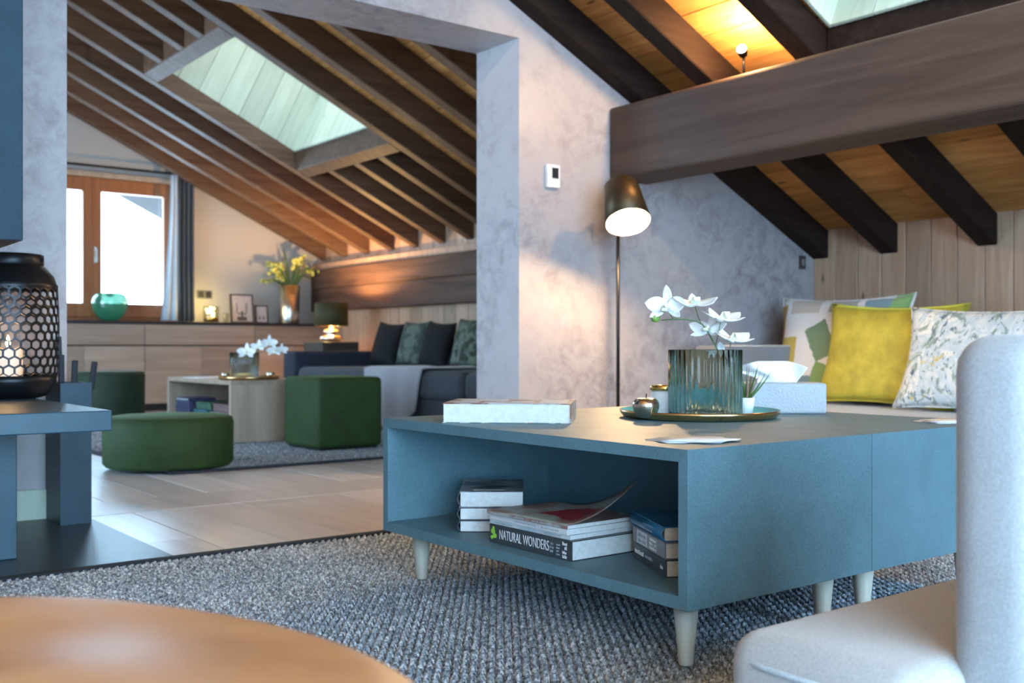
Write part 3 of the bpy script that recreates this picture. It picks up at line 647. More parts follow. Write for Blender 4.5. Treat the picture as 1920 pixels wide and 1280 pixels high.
# paper coasters
def napkin(px, py, n, label):
    p = at_z(px, py, ZT); t = thing('paper_doily', (p.x, p.y, ZT), label, 'paper', 'white paper doilies on the coffee tables', rz=-math.radians(37))
    for k in range(n):
        b = B(); m = 26; ring = []
        for i in range(m):
            a = 2*pi*i/m; r = .082*(1+.10*math.sin(5*a+k)+.05*math.sin(11*a)); ring.append((r*math.cos(a)+.008*k, r*.8*math.sin(a)-.004*k, .0006+.0016*k+.0012*math.sin(3*a+k)**2))
        b.add(ring+[(0, 0, .0012+.0016*k)], [(i, (i+1) % m, m) for i in range(m)]); b.build('sheet', 'tissue', t, True, solid=.0006)
    return t
napkin(1292, 826, 3, 'scalloped white paper doilies between the brass tray and the table corner'); napkin(1782, 791, 3, 'scalloped white paper doilies on the table edge behind the lounge chair')
# ------------------------------------------------------------------ floor lamp
lp = Vector((3.70, 3.93, 0))
fl_ = thing('floor_lamp', lp, 'black floor lamp with tilted cone shade lit beside the plaster wall', 'lamp')
B().lathe([(0, 0), (.13, 0), (.13, .012), (.125, .016), (.012, .018), (.0, .018)], 40).build('base', 'black_metal', fl_, True)
B().tube([(0, 0, .015), (0, 0, 1.43)], .0095, 12).build('pole', 'black_metal', fl_, True)
sh_c = at_d(1171, 382, 5.19)-lp; axis = (Vector((-S_, -C_, 0))*math.sin(math.radians(30))+Vector((0, 0, -1))*math.cos(math.radians(30))+rt*.10).normalized()
q = axis.to_track_quat('Z', 'Y')
sh = B().lathe([(0, -.118), (.078, -.118), (.084, -.112), (.112, .115)], 48).build('shade', 'lamp_brass', fl_, True, solid=.003); sh.location = sh_c; sh.rotation_mode = 'QUATERNION'; sh.rotation_quaternion = q
si = B().lathe([(0, -.110), (.076, -.110), (.108, .113)], 48).build('shade_lining', 'lamp_inner', sh, True)
bl = B().ball((0, 0, .03), .036, 16, 10).build('bulb', 'bulb', sh, True)
B().tube([(0, 0, -.112), (0, 0, 0)], .014, 10).build('socket', 'black_metal', sh, True)
B().tube([Vector((0, 0, 1.425)), sh_c-axis*.115], .009, 8).build('joint_arm', 'black_metal', fl_, True)
point('floor_lamp_light', (lp+sh_c+axis*.085), 24, (1, .66, .34), .03)
# thermostat, switch
th_ = thing('thermostat', at_y(1033, 331, YW)-Vector((0, .0, 0)), 'white wall thermostat with small dark display on the plaster wall', 'thermostat')
B().box(-.042, .042, -.024, -.001, -.058, .058).build('case', 'white_plastic', th_, bevel=.004); B().box(-.012, .030, -.0255, -.0243, -.012, .042).build('display', 'screen_dark', th_)
sw = thing('light_switch', at_y(1503, 492, YW), 'small dark brown switch on the plaster wall near the pine wall', 'switch')
B().box(-.030, .030, -.010, -.001, -.042, .042).build('plate', 'switch_brown', sw, bevel=.002); B().box(-.013, .013, -.014, -.0102, -.02, .02).build('rocker', 'socket_grey', sw, bevel=.001)
# beam spotlights (one in view, one added further along, out of frame)
def beam_spot(x, y, z, label, power):
    st = thing('beam_spotlight', (x, y, 1.906), label, 'spotlight', 'spotlights along the big beam'); hz = z-1.906
    B().lathe([(0, 0), (.028, 0), (.028, .008), (.0, .010)], 20).build('base', 'black_metal', st, True); B().tube([(0, 0, .008), (0, 0, hz-.02)], .006, 8).build('stem', 'black_metal', st, True)
    hd = B().lathe([(0, -.028), (.018, -.026), (.026, .012), (.0255, .014)], 24).build('head', 'black_metal', st, True, solid=.002); hd.location = (-.01, 0, hz); sdir = Vector((-.75, -.35, .5)).normalized()
    hd.rotation_mode = 'QUATERNION'; hd.rotation_quaternion = sdir.to_track_quat('Z', 'Y')
    B().ball((0, 0, .016), .021, 14, 8, .7).build('lens', 'spot_bulb', hd, True)
    point('beam_spotlight_light', Vector((x-.01, y, z))+sdir*.055, power, (1, .62, .26), .02)
sp_ = at_x(1383, 97, 3.84)
beam_spot(sp_.x+.02, sp_.y-.02, sp_.z, 'small lit spotlight standing on the big timber beam nearest the plaster wall', 16)
beam_spot(sp_.x+.02, sp_.y-2.2, sp_.z, 'added unseen spotlight on the big timber beam beyond the skylight, warming the ceiling', 16)  # unseen lamp, added to throw more warm light on the ceiling
# ceiling spotlight clamped to a rafter, aimed at the plaster wall by the opening
def rafter_spot(x, y, target, power, ang, label, color):
    z = znear(x)-.178; t = thing('rafter_spotlight', (x, y, z), label, 'spotlight'); d = (Vector(target)-Vector((x, y, z-.08))).normalized()
    B().lathe([(0, 0), (.03, 0), (.03, -.01), (0, -.012)], 20).build('base', 'black_metal', t, True); B().tube([(0, 0, -.01), (0, 0, -.08)], .006, 8).build('stem', 'black_metal', t, True)
    h = B().lathe([(0, -.05), (.03, -.045), (.034, .03), (.033, .032)], 24).build('head', 'black_metal', t, True, solid=.002); h.location = (0, 0, -.08); h.rotation_mode = 'QUATERNION'; h.rotation_quaternion = d.to_track_quat('Z', 'Y')
    B().ball((0, 0, .012), .022, 14, 8, .6).build('lens', 'spot_bulb', h, True)
    o = Vector((x, y, z-.08))+d*.06; spot('rafter_spotlight_light', o, target, power, color, ang, .35, .02)
rafter_spot(2.1, 2.96, (3.42, YW, 1.85), 16, 34, 'small black spotlight under a rafter aimed at the plaster wall', (1, .84, .66))
rafter_spot(2.3, 1.16, (4.9, 3.0, .9), 45, 60, 'added unseen spotlight under a rafter, warm fill towards the grey sofa', (1, .70, .42))  # out-of-view lamp added as warm fill for the sofa side
# ------------------------------------------------------------------ near sofa and its cushions
def rbox(name, mat, parent, x0, x1, y0, y1, z0, z1, r=.04, seg=4):
    return B().box(x0, x1, y0, y1, z0, z1).build(name, mat, parent, True, bevel=r, seg=seg)
so_ = thing('sofa', (4.9, 2.0, 0), 'low grey sofa with loose cushions along the pine wall', 'sofa')
rbox('base', 'sofa_fabric', so_, -.62, .60, -2.6, 1.72, .05, .20, .02); 
for i in range(3): rbox('seat_cushion', 'sofa_fabric', so_, -.65, .28, 1.70-1.43*(i+1)+.004, 1.70-1.43*i-.004, .202, .335, .05)
rbox('backrest', 'sofa_arm', so_, .33, .62, -2.6, 1.72, .20, .60, .05); rbox('armrest', 'sofa_arm', so_, -.62, .60, 1.73, 1.95, .05, .648, .03)
B().tube([(-.60, 1.74, .645), (.58, 1.74, .645)], .006, 6).build('piping', 'chair_seat', so_, True)
for i in range(3): o = rbox('back_cushion', 'sofa_arm', so_, .14, .36, 1.66-1.40*(i+1)+.01, 1.66-1.40*i-.01, .337, .70 if i else .60, .07)
for x in (-.55, .52):
    for y in (-2.5, 1.85): B().lathe([(0, 0), (.02, 0), (.025, .06), (0, .06)], 12, (x, y, 0)).build('leg', 'black_metal', so_)
def cushion(loc, w_, h, T, mat, label, yaw, lean, roll=0, group=None, dent=.10, face=-1):
    b = B()
    def side(s):
        def fn(u, v):
            a, c = 2*u-1, 2*v-1
            x = a*(w_/2)*(1-dent*(1-c*c)*abs(a)); z = c*(h/2)*(1-dent*(1-a*a)*abs(c))
            y = s*T/2*(max(0, (1-a*a)*(1-c*c)))**.42
            return Vector((x, y, z+h/2))
        return fn
    b.grid(side(-1), 23, 23); b.grid(side(1), 23, 23)
    t = thing('throw_pillow', loc, label, 'cushion', group); o = b.build('cover', mat, t, True)
    e = B(); ring = []
    n = 18
    for k, (a0, c0, a1, c1) in enumerate(((-1, -1, 1, -1), (1, -1, 1, 1), (1, 1, -1, 1), (-1, 1, -1, -1))):
        for i in range(n):
            a = a0+(a1-a0)*i/n; c = c0+(c1-c0)*i/n
            ring.append(Vector((a*(w_/2)*(1-dent*(1-c*c)*abs(a)), 0, c*(h/2)*(1-dent*(1-a*a)*abs(c))+h/2)))
    e.tube(ring+[ring[0]], .0035, 5); e.build('seam', mat, t, True)
    t.rotation_euler = Matrix.Rotation(yaw, 3, 'Z').to_euler()
    t.matrix_world = Matrix.Translation(loc) @ Matrix.Rotation(yaw, 4, 'Z') @ Matrix.Rotation(-lean, 4, 'X') @ Matrix.Rotation(roll, 4, 'Y')
    return t
# painted stroke fabric
def strokes(name, base, items, coordsys='Generated'):
    m, nt, b = nodes(name); tc = N(nt, 'ShaderNodeTexCoord'); cur = None
    wob = noise(nt, tc.outputs['Object'], 45, 3)
    for (cx, cz, sx, sz, rot, c) in items:
        mp = N(nt, 'ShaderNodeMapping', vector_type='TEXTURE'); mp.inputs['Location'].default_value = (cx, 0, cz); mp.inputs['Rotation'].default_value = (0, rot, 0); mp.inputs['Scale'].default_value = (sx/2, 1, sz/2)
        L(nt, tc.outputs['Object'], mp.inputs[0]); sp2 = N(nt, 'ShaderNodeSeparateXYZ'); L(nt, mp.outputs[0], sp2.inputs[0])
        ax = N(nt, 'ShaderNodeMath', operation='ABSOLUTE'); az = N(nt, 'ShaderNodeMath', operation='ABSOLUTE'); L(nt, sp2.outputs[0], ax.inputs[0]); L(nt, sp2.outputs[2], az.inputs[0])
        mxx = N(nt, 'ShaderNodeMath', operation='MAXIMUM'); L(nt, ax.outputs[0], mxx.inputs[0]); L(nt, az.outputs[0], mxx.inputs[1])
        ad = N(nt, 'ShaderNodeMath', operation='MULTIPLY_ADD'); ad.inputs[1].default_value = .25; L(nt, wob, ad.inputs[0]); L(nt, mxx.outputs[0], ad.inputs[2])
        lt = N(nt, 'ShaderNodeMath', operation='LESS_THAN'); lt.inputs[1].default_value = 1.12; L(nt, ad.outputs[0], lt.inputs[0])
        cur = mix(nt, lt.outputs[0], cur if cur is not None else base, c)
    L(nt, cur, b.inputs['Base Color']); b.inputs['Roughness'].default_value = .9; b.inputs['Sheen Weight'].default_value = .2; bump(nt, b, noise(nt, tc.outputs['Object'], 300, 2), .15, .002)
    return m
G1, G2, YL, BL, BE = (.16, .24, .14), (.22, .34, .12), (.50, .38, .08), (.18, .27, .31), (.55, .47, .40)
strokes('stroke_fabric', (.74, .71, .69), [(-.315, .27, .15, .17, 0, YL), (-.385, .44, .07, .22, .05, (.42, .26, .06)), (-.08, .33, .14, .21, -.5, G1), (-.03, .12, .19, .14, .35, G2), (-.19, .09, .13, .09, 0, BL), (-.22, .535, .20, .085, 0, BE), (.02, .53, .17, .075, 0, (.36, .34, .28)), (.23, .525, .17, .085, 0, BL), (.335, .52, .09, .20, .25, G2), (.2, .2, .15, .2, .4, YL)])
m, nt, b_ = nodes('floral_fabric'); v = coords(nt, rnd=False)
n1 = noise(nt, v, 7, 3, .6, 1.5); n2 = noise(nt, v, 9, 4, .6, 2.5); n3 = noise(nt, coords(nt, (1, 1, .6), rnd=False), 13, 3, .55, 3)
c1 = ramp(nt, n1, [(.35, (.66, .68, .68)), (.50, (.44, .54, .60)), (.62, (.74, .74, .70)), (.75, (.55, .60, .58))])
c2 = mix(nt, ramp(nt, n2, [(.55, (0, 0, 0)), (.60, (1, 1, 1))]), c1, (.22, .30, .27)); c3 = mix(nt, ramp(nt, n3, [(.60, (0, 0, 0)), (.63, (1, 1, 1))]), c2, (.07, .12, .19))
c4 = mix(nt, ramp(nt, noise(nt, v, 11, 2, .5, 1), [(.68, (0, 0, 0)), (.72, (1, 1, 1))]), c3, (.50, .42, .12))
L(nt, c4, b_.inputs['Base Color']); b_.inputs['Roughness'].default_value = .85; b_.inputs['Sheen Weight'].default_value = .2
yw = -pi/2   # cushion front (-y) turned towards -x
cushion(Vector((4.85, 3.455, .337)), .82, .60, .16, 'stroke_fabric', 'white throw pillow with painted green and yellow strokes on the grey sofa', yw+.06, .22)
cushion(Vector((4.68, 3.06, .337)), .80, .54, .16, 'velvet_yellow', 'mustard yellow velvet throw pillow between the two patterned pillows', yw-.02, .24, .03)
cushion(Vector((4.50, 2.50, .337)), .78, .50, .16, 'floral_fabric', 'white throw pillow with watercolour flower print on the grey sofa', yw-.06, .26, .03)
# ------------------------------------------------------------------ lounge chair near the camera
ch = thing('lounge_chair', (1.5, .80, 0), 'pale grey upholstered lounge chair with its back to the window', 'chair')
rbox('seat_cushion', 'chair_seat', ch, -.390, .25, -.12, .175, .095, .252, .045, 5); rbox('seat_base', 'chair_fabric', ch, -.33, .22, -.12, .14, .06, .10, .015)
bk_ = rbox('backrest', 'chair_fabric', ch, -.272, .25, -.215, -.085, .06, .655, .045, 5)
B().tube([(-.391, -.10, .212), (-.391, .10, .214), (-.378, .155, .215), (-.34, .176, .216), (.22, .176, .216)], .004, 6).build('piping', 'chair_fabric', ch, True)
for x in (-.28, .18):
    for y in (-.16, .09): B().lathe([(0, 0), (.014, 0), (.02, .06), (0, .06)], 14, (x, y, .0158)).build('leg', 'grey_ash', ch)
# ------------------------------------------------------------------ leather pouf
pf = thing('leather_pouf', (.0695, .747, .0158), 'round tan leather pouf with a softly creased top on the rug', 'pouf')
def pfun(u, v):
    a = 2*pi*u; pr = ((0, .398), (.12, .402), (.24, .400), (.32, .392), (.365, .372), (.388, .33), (.395, .2), (.385, .1), (.36, .04), (.31, .004), (0, 0))
    t = v*(len(pr)-1); i = min(int(t), len(pr)-2); k = t-i; r = pr[i][0]*(1-k)+pr[i+1][0]*k; z = pr[i][1]*(1-k)+pr[i+1][1]*k
    if z > .3: z += .008*math.sin(3*a+r*14)*min(1, r*4)*(1 if r < .33 else .3)
    return Vector((r*math.cos(a), r*math.sin(a), z))
B().grid(pfun, 64, 41, True).build('cover', 'leather', pf, True, sub=1)
B().tube([Vector((.3765*math.cos(2*pi*i/48), .3765*math.sin(2*pi*i/48), .349)) for i in range(49)], .003, 6).build('seam', 'leather', pf, True)
# ------------------------------------------------------------------ fireplace
hd_ = thing('fireplace_hood', (-.2, 3.65, .94), 'dark blue grey fireplace hood hanging above the hearth bench', 'fireplace hood')
B().box(-.8, .910, -.45, .445, 0, 2.2).build('casing', 'hood_stone', hd_, bevel=.004); B().box(-.72, .83, -.37, .42, -.012, 0).build('flue_rim', 'black_metal', hd_)
hb = thing('hearth_bench', (-.2, 3.4, 0), 'blue grey stone hearth bench carrying the black lantern', 'hearth')
B().box(-1.3, 1.088, -.426, .695, .408, .4645).build('slab', 'hearth_stone', hb, bevel=.003); B().box(-1.2, .928, -.043, .60, .0125, .4078).build('support_block', 'hearth_stone', hb, bevel=.003)
tag(B().box(-1.6, 1.115, 3.125, YW-.018, .0, .012).build('hearth_plate', 'hearth_slate', bevel=.002), 'polished black slate plate on the floor under the hearth bench', 'hearth plate')
tb_ = thing('fire_tool_stand', (1.037, 3.99, .012), 'tall blue grey metal fire tool stand with slotted side beside the hearth bench', 'fire tools')
b = B(); t_ = .004
b.box(-.053, .053, -.10, -.10+t_, 0, .50).box(-.053, .053, .10-t_, .10, 0, .50).box(-.053, -.053+t_, -.10+t_, .10-t_, 0, .50).box(.053-t_, .053, -.10+t_, .10-t_, 0, .50).box(-.049, .049, -.096, .096, 0, .004)
b.build('box', 'tool_metal', tb_)
for r_ in range(6):
    for c_ in range(5): o = B().box(-.0536, -.0531, -.07+.03*c_, -.055+.03*c_, .20+.045*r_, .204+.045*r_).build('slot', 'black_metal', tb_)
for x, y, h, tl in ((-.040, -.06, .590, .0), (-.025, -.01, .655, -.03), (-.008, -.07, .570, .03), (.034, -.06, .565, .10)):
    tt = B().tube([(x, y, .01), (x+tl*.3, y, h-.09)], .005, 8).build('tool_rod', 'tool_metal', tb_, True)
    g = B().cbox((x+tl*.3+tl*.05, y, h-.04), .018, .018, .10, Matrix.Rotation(tl*1.2, 3, 'Y')).build('handle', 'black_metal', tb_, bevel=.002)
# lantern
lc = Vector((.822, 3.90, .4645)); ln = thing('candle_lantern', lc, 'black metal lantern with honeycomb holes and a lit candle inside', 'lantern')
RL = .15
B().lathe([(0, 0), (.095, 0), (.115, .008), (.137, .03), (.148, .055), (RL, .078), (RL-.003, .078), (.134, .034), (.11, .013), (0, .006)], 56).build('base_bowl', 'black_metal', ln, True)
def rl(z): return RL+.006*math.sin(pi*(z-.078)/.31)
hx = B(); NC = 28; hw = 2*pi*RL/NC; R0 = hw/math.sqrt(3); rows = 11; vst = 1.5*R0
for r_ in range(rows):
    for c_ in range(NC):
        sx_ = (c_+(.5 if r_ % 2 else 0))*hw; cz = .078+R0*.9+r_*vst
        ring = []
        for rad in (R0*1.001, R0*.80):
            for k in range(6):
                a = pi/6+k*pi/3; s_ = sx_+rad*math.cos(a); zz = min(max(cz+rad*math.sin(a), .074), .388); th2 = s_/RL
                ring.append((rl(zz)*math.cos(th2), rl(zz)*math.sin(th2), zz))
        hx.add(ring, [(k, (k+1) % 6, 6+(k+1) % 6, 6+k) for k in range(6)])
hx.build('honeycomb_mesh', 'black_metal', ln, solid=.003)
B().lathe([(RL+.001, .374), (RL+.004, .384), (RL-.002, .392), (.140, .418), (.118, .443), (.106, .455), (.103, .455), (.114, .441), (.136, .416), (RL-.008, .39)], 56).build('shoulder', 'black_metal', ln, True)
B().lathe([(.106, .452), (.108, .456), (.108, .490), (.104, .492), (.102, .488), (.102, .452)], 48).build('collar', 'black_metal', ln, True)
for s in (-1, 1): B().tube([(s*C_*.106, -s*S_*.106, .474), (s*C_*.116, -s*S_*.116, .474)], [.006, .004], 8).build('handle_pin', 'black_metal', ln, True)
cn = thing('pillar_candle', (lc.x-.005, lc.y, lc.z+.0135), 'thick cream pillar candle burning inside the black lantern', 'candle')
B().lathe([(0, 0), (.045, 0), (.046, .004), (.046, .150), (.043, .155), (.03, .150), (0, .147)], 32).build('wax_body', 'wax', cn, True)
B().tube([(0, 0, .145), (0, 0, .165)], .0015, 6).build('wick', 'black_metal', cn); B().lathe([(0, .160), (.006, .168), (.0075, .176), (.004, .190), (0, .202)], 14).build('flame', 'flame', cn, True)
point('candle_light', (lc.x-.005, lc.y, lc.z+.225), .35, (1, .55, .22), .012)
# ------------------------------------------------------------------ far room: poufs, oak table
o1 = thing('cube_pouf', (3.125, 5.93, .0240), 'tall cube shaped green velvet pouf beside the oak coffee table', 'pouf')
rbox('cover', 'velvet_green', o1, -.225, .225, -.24, .24, 0, .43, .03, 4); B().box(-.2, .2, -.21, .21, -.008, .0).build('base', 'black_metal', o1)
p_ = at_z(325, 850, 0); o2 = thing('round_pouf', (1.935, 5.50, .0158), 'low round green velvet pouf at the rug edge', 'pouf')
B().lathe([(0, .004), (.315, .004), (.33, .02), (.332, .225), (.322, .252), (.29, .262), (0, .268)], 56).build('cover', 'velvet_green', o2, True); B().lathe([(.3, 0), (.3, .004), (0, .004)], 40).build('base', 'black_metal', o2)
o3 = thing('round_pouf', (2.47, 8.30, .0158), 'tall very dark green pouf in front of the sideboard', 'pouf')
B().lathe([(0, .004), (.235, .004), (.248, .02), (.25, .405), (.238, .432), (.2, .436), (0, .438)], 48).build('cover', 'velvet_dark', o3, True); B().lathe([(.23, 0), (.23, .004), (0, .004)], 40).build('base', 'black_metal', o3)
ot = thing('oak_coffee_table', (2.69, 6.50, .0158), 'oak coffee table with open shelf between the green poufs', 'table')
for nm, q in (('top_panel', (0, .62, 0, 1.18, .375, .402)), ('end_panel', (0, .62, 0, .03, 0, .3748)), ('end_panel', (0, .62, 1.15, 1.18, 0, .3748)), ('shelf', (.0, .62, .0302, 1.1498, .10, .125)), ('back_panel', (.595, .62, .0302, 1.1498, .1252, .3748))): B().box(*q).build(nm, 'table_oak', ot, bevel=.0015, seg=1)
for i in range(9): B().box(.02+.067*i, .05+.067*i, -.0008, .01, .377, .4005).build('dovetail', 'sideboard_oak', ot)
def pbox(loc, sx, sy, sz, mat, label, name='storage_box', cat='box', lid=None, patt=None):
    t = thing(name, loc, label, cat); B().box(-sx/2, sx/2, -sy/2, sy/2, 0, sz*.68).build('box', mat, t, bevel=.004); B().box(-sx/2-.003, sx/2+.003, -sy/2-.003, sy/2+.003, sz*.68+.0005, sz).build('lid', lid or mat, t, bevel=.003)
    if patt:
        for i in range(5):
            for k in range(2):
                y = -sy/2+sy*(i+.5)/5; B().add([(-sx/2-.0035, y-.013, sz*(.84)), (-sx/2-.0035, y, sz*.98), (-sx/2-.0035, y+.013, sz*.84), (-sx/2-.0035, y, sz*.70)], [(0, 1, 2, 3)]).build('diamond', patt, t) if k == 0 else None
    return t
cmat('box_navy', (.035, .04, .09), (.06, .06, .12), 20); cmat('box_green', (.06, .14, .09), (.05, .1, .07), 10); cmat('box_mauve', (.16, .10, .10), (.2, .13, .12), 10); cmat('box_teal', (.03, .10, .13), (.05, .14, .17), 20); cmat('box_cream', (.40, .38, .33), (.07, .07, .07), 30)
zo = .1412
pbox((2.83, 7.48, zo), .2, .27, .07, 'box_navy', 'navy patterned box at the bottom of the oak table shelf'); pbox((2.83, 7.48, zo+.0705), .2, .25, .06, 'box_navy', 'navy box with white diamonds on top in the oak table shelf', patt='ink_white')
pbox((2.84, 7.16, zo), .2, .24, .06, 'box_teal', 'dark teal box lying in the oak table shelf'); pbox((2.86, 7.16, zo+.0605), .2, .26, .05, 'box_green', 'dull green box on the dark teal box')
pbox((2.84, 6.82, zo), .2, .30, .055, 'box_cream', 'black and cream box in the oak table shelf'); pbox((2.86, 6.82, zo+.0555), .2, .30, .055, 'box_mauve', 'muted red brown box lying on the black and cream box')
# tray group on the oak table
zt = .4182
t2c = Vector((2.93, 6.77, zt)); tr2 = thing('serving_tray', t2c, 'round dark brass tray on the oak coffee table', 'tray')
B().lathe([(0, 0), (.18, 0), (.20, .006), (.208, .022), (.205, .022), (.197, .008), (.18, .004), (0, .004)], 56).build('rim', 'brass', tr2, True)
v2 = Vector((2.93, 6.84, zt+.0045)); va2 = thing('fluted_vase', v2, 'smoked glass vase with vertical flutes on the oak coffee table', 'vase')
B().lathe([(0, .0), (R-.006, .0), (R, .006), (R, .178), (R-.0015, .180), (R-.004, .178), (R-.005, .016), (R-.012, .010), (0, .010)], 216, rfun=lambda a: 1+.022*math.cos(36*a)).build('glass_body', 'vase_glass', va2, True)
def l2(px, py, dd=0): return at_d(px, py, 7.1+dd)-v2
orchid(v2, [l2(470, 690), l2(476, 668), l2(484, 652), l2(496, 646), l2(512, 650), l2(524, 662)], [(l2(463, 660), toc+Vector((0, 0, .3)), 1.5, None), (l2(485, 650), toc+Vector((0, 0, .6)), 1.25, None), (l2(505, 642), toc+rt*.3, 1.3, None), (l2(514, 656), toc+rt*.2+Vector((0, 0, -.3)), 1.2, None), (l2(528, 655), toc+rt*.5, 1.0, None)], [], 'white orchid spray in the smoked vase on the oak table', 1.4)
apple((3.055, 6.70, zt+.0045), .032, 'champagne', 'lamp_brass', 'small metallic apple on the tray of the oak table', 'ornament', .88)
apple((2.80, 6.86, zt+.0045), .028, 'champagne', 'lamp_brass', 'tiny metallic apple left behind the smoked vase', 'ornament', .88)
pp = thing('paper_sheet', (2.86, 7.35, zt), 'white paper sheet lying on the oak coffee table', 'paper'); B().box(-.12, .12, -.14, .14, 0, .004).build('sheet', 'paper', pp, bevel=.001)
# ------------------------------------------------------------------ sideboard with ornaments
X0 = .9; ws = 1.155
for i in range(4):
    ws = .905 if i == 3 else 1.155
    sb = thing('sideboard_cabinet', (1.128+1.155*i+ws/2, 10.67, 0), ('oak sideboard unit at the hidden end of the row', 'oak sideboard unit under the green glass apple', 'oak sideboard unit under the picture frames', 'oak sideboard unit in the corner by the table lamp')[i], 'cabinet')
    B().box(-ws/2+.001, ws/2-.001, -.20, .215, .07, .868).build('carcass', 'dark_top', sb); B().box(-ws/2+.001, ws/2-.001, -.16, .2, 0, .0695).build('plinth', 'dark_top', sb)
    B().box(-ws/2+.004, ws/2-.004, -.221, -.2005, .660, .862).build('drawer', 'sideboard_oak', sb, bevel=.002, seg=1)
    for s in (-1, 1): B().box(-ws/2+.004 if s < 0 else .0015, -.0015 if s < 0 else ws/2-.004, -.221, -.2005, .075, .646).build('door', 'sideboard_oak', sb, bevel=.002, seg=1)
tp_ = tag(B().box(1.1, XR-.03, 10.44, YF-.002, .869, .893).build('worktop', 'dark_top', bevel=.002), 'long dark worktop running along the sideboard under the window', 'worktop')
ZSB = .8935
ga = at_y(206, 590, 10.66); g_ = apple((ga.x, 10.66, ZSB), .176, 'apple_green', 'leaf_green', 'large green glass apple on the sideboard in front of the window', 'ornament', .93, 'glass_apple')
fj = at_y(396, 590, 10.62); jr = thing('fairy_light_jar', (fj.x, 10.62, ZSB), 'glass jar of glowing fairy lights on the sideboard', 'light jar')
B().lathe([(0, 0), (.075, 0), (.08, .006), (.08, .17), (.077, .17), (.076, .01), (0, .008)], 32).build('glass_body', 'clear_glass', jr, True); B().lathe([(0, .009), (.074, .009), (.074, .055), (0, .055)], 24).build('filling', 'gold', jr, True)
for i in range(12):
    a = i*2.4; r = .02+.045*((i*7) % 5)/5; o = B().ball((0, 0, 0), .011, 8, 6).build('bulb', 'fairy', jr, True); o.location = (r*math.cos(a), r*math.sin(a), .07+.09*((i*5) % 12)/12)
point('fairy_jar_light', (fj.x, 10.60, ZSB+.24), 2.2, (1, .75, .25), .05)
gl = at_y(424, 590, 10.62); gg = thing('small_glass', (gl.x, 10.62, ZSB), 'small clear glass beside the fairy light jar', 'glass'); B().lathe([(0, 0), (.025, 0), (.03, .1), (.028, .1), (.023, .004), (0, .004)], 24).build('glass_body', 'clear_glass', gg, True)
def frame(px0, px1, pyt, label, ink):
    a = at_y(px0, 600, 10.72); c = at_y(px1, 600, 10.72); tpz = at_y(px0, pyt, 10.72).z; w_ = c.x-a.x; h = tpz-ZSB
    t = thing('picture_frame', ((a.x+c.x)/2, 10.72, ZSB+.0025), label, 'picture frame'); f_ = B(); f_.box(-w_/2, w_/2, -.01, .01, 0, .014).box(-w_/2, w_/2, -.01, .01, h-.014, h).box(-w_/2, -w_/2+.014, -.01, .01, .014, h-.014).box(w_/2-.014, w_/2, -.01, .01, .014, h-.014)
    f_.build('frame', 'frame_dark', t); B().box(-w_/2+.012, w_/2-.012, -.004, .009, .012, h-.012).build('print', 'photo_mat', t)
    b = B()
    for x0, x1, z0, z1 in ink: b.box(x0*w_, x1*w_, -.0047, -.0042, z0*h, z1*h)
    b.build('motif', 'photo_ink', t)
    B().box(-.01, .01, .01, .07, .012, .017).build('easel_back', 'frame_dark', t); t.rotation_euler = (-.12, 0, 0); return t
frame(433, 476, 551, 'larger framed deer print leaning on the far wall', ((-.22, .2, .08, .22), (-.04, .03, .2, .42), (-.24, -.20, .35, .7), (.18, .22, .35, .7), (-.2, .2, .3, .34)))
frame(479, 503, 572, 'smaller framed print with two marks beside the vase', ((-.22, -.10, .2, .38), (.08, .2, .2, .38)))
fv = Vector((5.085, 10.66, ZSB)); fvt = thing('metal_vase', fv, 'tall hammered silver vase on the sideboard', 'vase'); B().lathe([(0, 0), (.105, 0), (.11, .01), (.118, .42), (.114, .42), (.106, .015), (0, .012)], 40).build('body', 'silver', fvt, True)
fb = thing('flower_bouquet', fv+Vector((0, 0, .02)), 'loose bouquet of yellow blossoms and long leaves in the silver vase', 'flowers')
rnd = random.Random(3)
fb_m = None
for i in range(26):
    side = rnd.uniform(-1, 1); up = rnd.uniform(.08, .5); e = Vector((side*.40, rnd.uniform(-.15, .12), .40+up*(1-abs(side)*.75)))
    p = [Vector((side*.04, 0, .05)), Vector((side*.07, 0, .40)), Vector((side*.2, e.y*.5, .42+up*.6*(1-abs(side)*.4))), e]
    if i % 2 == 0:
        B().tube([p[0], p[1], (p[1]+p[2])/2, p[2], e], [.004, .010, .013, .010, .001], 5).build('leaf', 'leaf_green', fb, True)
    else:
        B().tube(p, .003, 5).build('stem', 'stem_green', fb, True)
        for k in range(7):
            t = k/7; q = p[2].lerp(e, t)+Vector((rnd.uniform(-.03, .03), rnd.uniform(-.03, .03), rnd.uniform(-.025, .03)))
            if fb_m is None: o = B().ball((0, 0, 0), .021, 8, 6).build('blossom', 'flower_yellow', fb, True); fb_m = o
            else: o = link_copy(fb_m, 'blossom', fb)
            o.location = q
for i in range(7):
    x = -.2+.07*i; B().tube([(x*.2, 0, .3), (x*.5, 0, .5), (x*1.2, .02, .62+.05*(i % 3))], [.003, .003, .001], 5).build('twig', 'stem_green', fb, True)
sk = at_y(383, 552, YF); so2 = thing('wall_socket', sk, 'double dark wall socket above the sideboard', 'socket'); B().box(-.085, .085, -.012, -.001, -.045, .045).build('plate', 'socket_grey', so2, bevel=.003)
for s in (-1, 1): B().box(s*.04-.032, s*.04+.032, -.016, -.0122, -.034, .034).build('insert', 'socket', so2, bevel=.003)
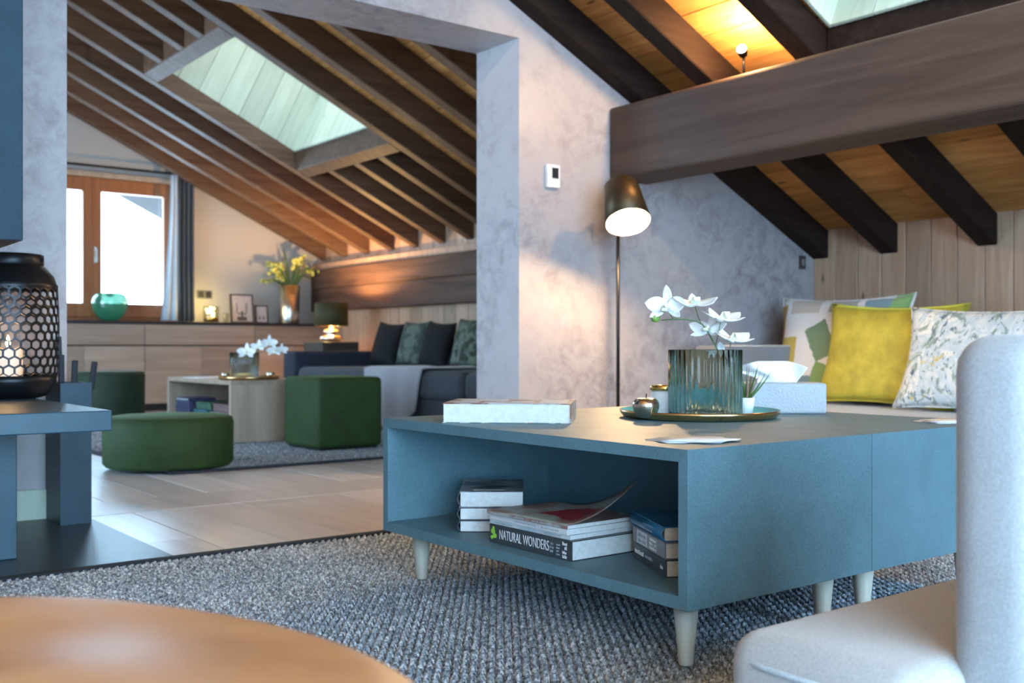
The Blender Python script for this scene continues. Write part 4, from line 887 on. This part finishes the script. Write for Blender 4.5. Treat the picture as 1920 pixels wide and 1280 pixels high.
# side table and lamp
sd = thing('side_table', (4.95, 9.42, 0), 'dark block side table between the far sofa and the sideboard', 'side table'); B().box(-.20, .20, -.20, .20, .08, .69).build('body', 'side_block', sd, bevel=.004); B().box(-.17, .17, -.17, .17, 0, .0795).build('plinth', 'black_metal', sd)
tl = thing('table_lamp', (4.95, 9.42, .6905), 'table lamp with olive drum shade and stacked silver base', 'lamp')
B().lathe([(0, 0), (.06, 0), (.10, .01), (.125, .035), (.10, .06), (.045, .068), (.075, .085), (.085, .105), (.06, .122), (.022, .13), (.015, .17), (0, .17)], 36).build('base', 'silver', tl, True)
B().lathe([(.168, .155), (.165, .385)], 48).build('shade', 'shade_olive', tl, True, solid=.003); B().lathe([(.1655, .156), (.1625, .384)], 48).build('shade_lining', 'gold', tl, True)
B().ball((0, 0, .26), .03, 12, 8).build('bulb', 'bulb', tl, True); B().tube([(0, 0, .16), (0, 0, .24)], .012, 8).build('socket', 'black_metal', tl)
point('table_lamp_light', (4.95, 9.42, .6905+.325), 48, (1, .62, .26), .03)
# ------------------------------------------------------------------ far sofa
fs_ = thing('sofa', (4.85, 6.9, 0), 'dark charcoal sofa under the weathered wall beam', 'sofa')
rbox('base', 'sofa_dark', fs_, -.62, .58, -2.2, 1.75, .06, .25, .02)
for i in range(3): rbox('seat_cushion', 'sofa_dark', fs_, -.66, .25, 1.74-1.30*(i+1)+.004, 1.74-1.30*i-.004, .252, .462, .06)
rbox('backrest', 'sofa_dark', fs_, .28, .60, -2.2, 1.75, .25, .72, .05); rbox('armrest', 'arm_navy', fs_, -.66, .60, 1.76, 2.02, .06, .60, .03); rbox('armrest', 'arm_navy', fs_, -.66, .60, -2.40, -2.205, .06, .60, .03)
for x in (-.55, .5):
    for y in (-2.3, 1.9): B().lathe([(0, 0), (.02, 0), (.024, .06), (0, .06)], 12, (x, y, 0)).build('leg', 'black_metal', fs_)
cmat('cushion_pattern', (.10, .13, .105), (.035, .05, .04), 9, .9); cmat('cushion_pattern2', (.13, .16, .125), (.03, .04, .03), 13, .9)
grp = None
cushion(Vector((4.96, 8.46, .464)), .40, .42, .15, 'cushion_black', 'plain black cushion at the armrest end of the charcoal sofa', yw+.12, .30, .06)
cushion(Vector((5.00, 8.04, .464)), .41, .42, .15, 'cushion_pattern', 'mottled green cushion between the two black cushions', yw+.05, .26)
cushion(Vector((4.95, 7.61, .464)), .40, .41, .15, 'cushion_black', 'plain black cushion between the two mottled green cushions', yw+.06, .30, .06)
cushion(Vector((5.00, 7.18, .464)), .41, .43, .15, 'cushion_pattern2', 'mottled green cushion beside the plaster pillar edge', yw, .26)
tw = thing('throw_blanket', (4.19, 6.95, .464), 'soft grey throw blanket hanging over the charcoal sofa seat', 'blanket')
def tfun(u, v):
    y = -.42+.84*u; s = v*1.15; wob = .012*math.sin(9*u+3*v)
    tip = 1-abs(u-.52)*1.1
    if s < .55: return Vector((.55-s+.0, y*(.95+.1*s), .012+.006*math.sin(7*u)+.004))
    k = (s-.55)*(.30+.75*tip)
    return Vector((-.012-.012*math.sin(8*u)**2-.01*min(1, k*8), y*(1-.55*(k)), .012-k*.85+wob*.3))
B().grid(tfun, 30, 30).build('cloth', 'throw_wool', tw, True, solid=.008)
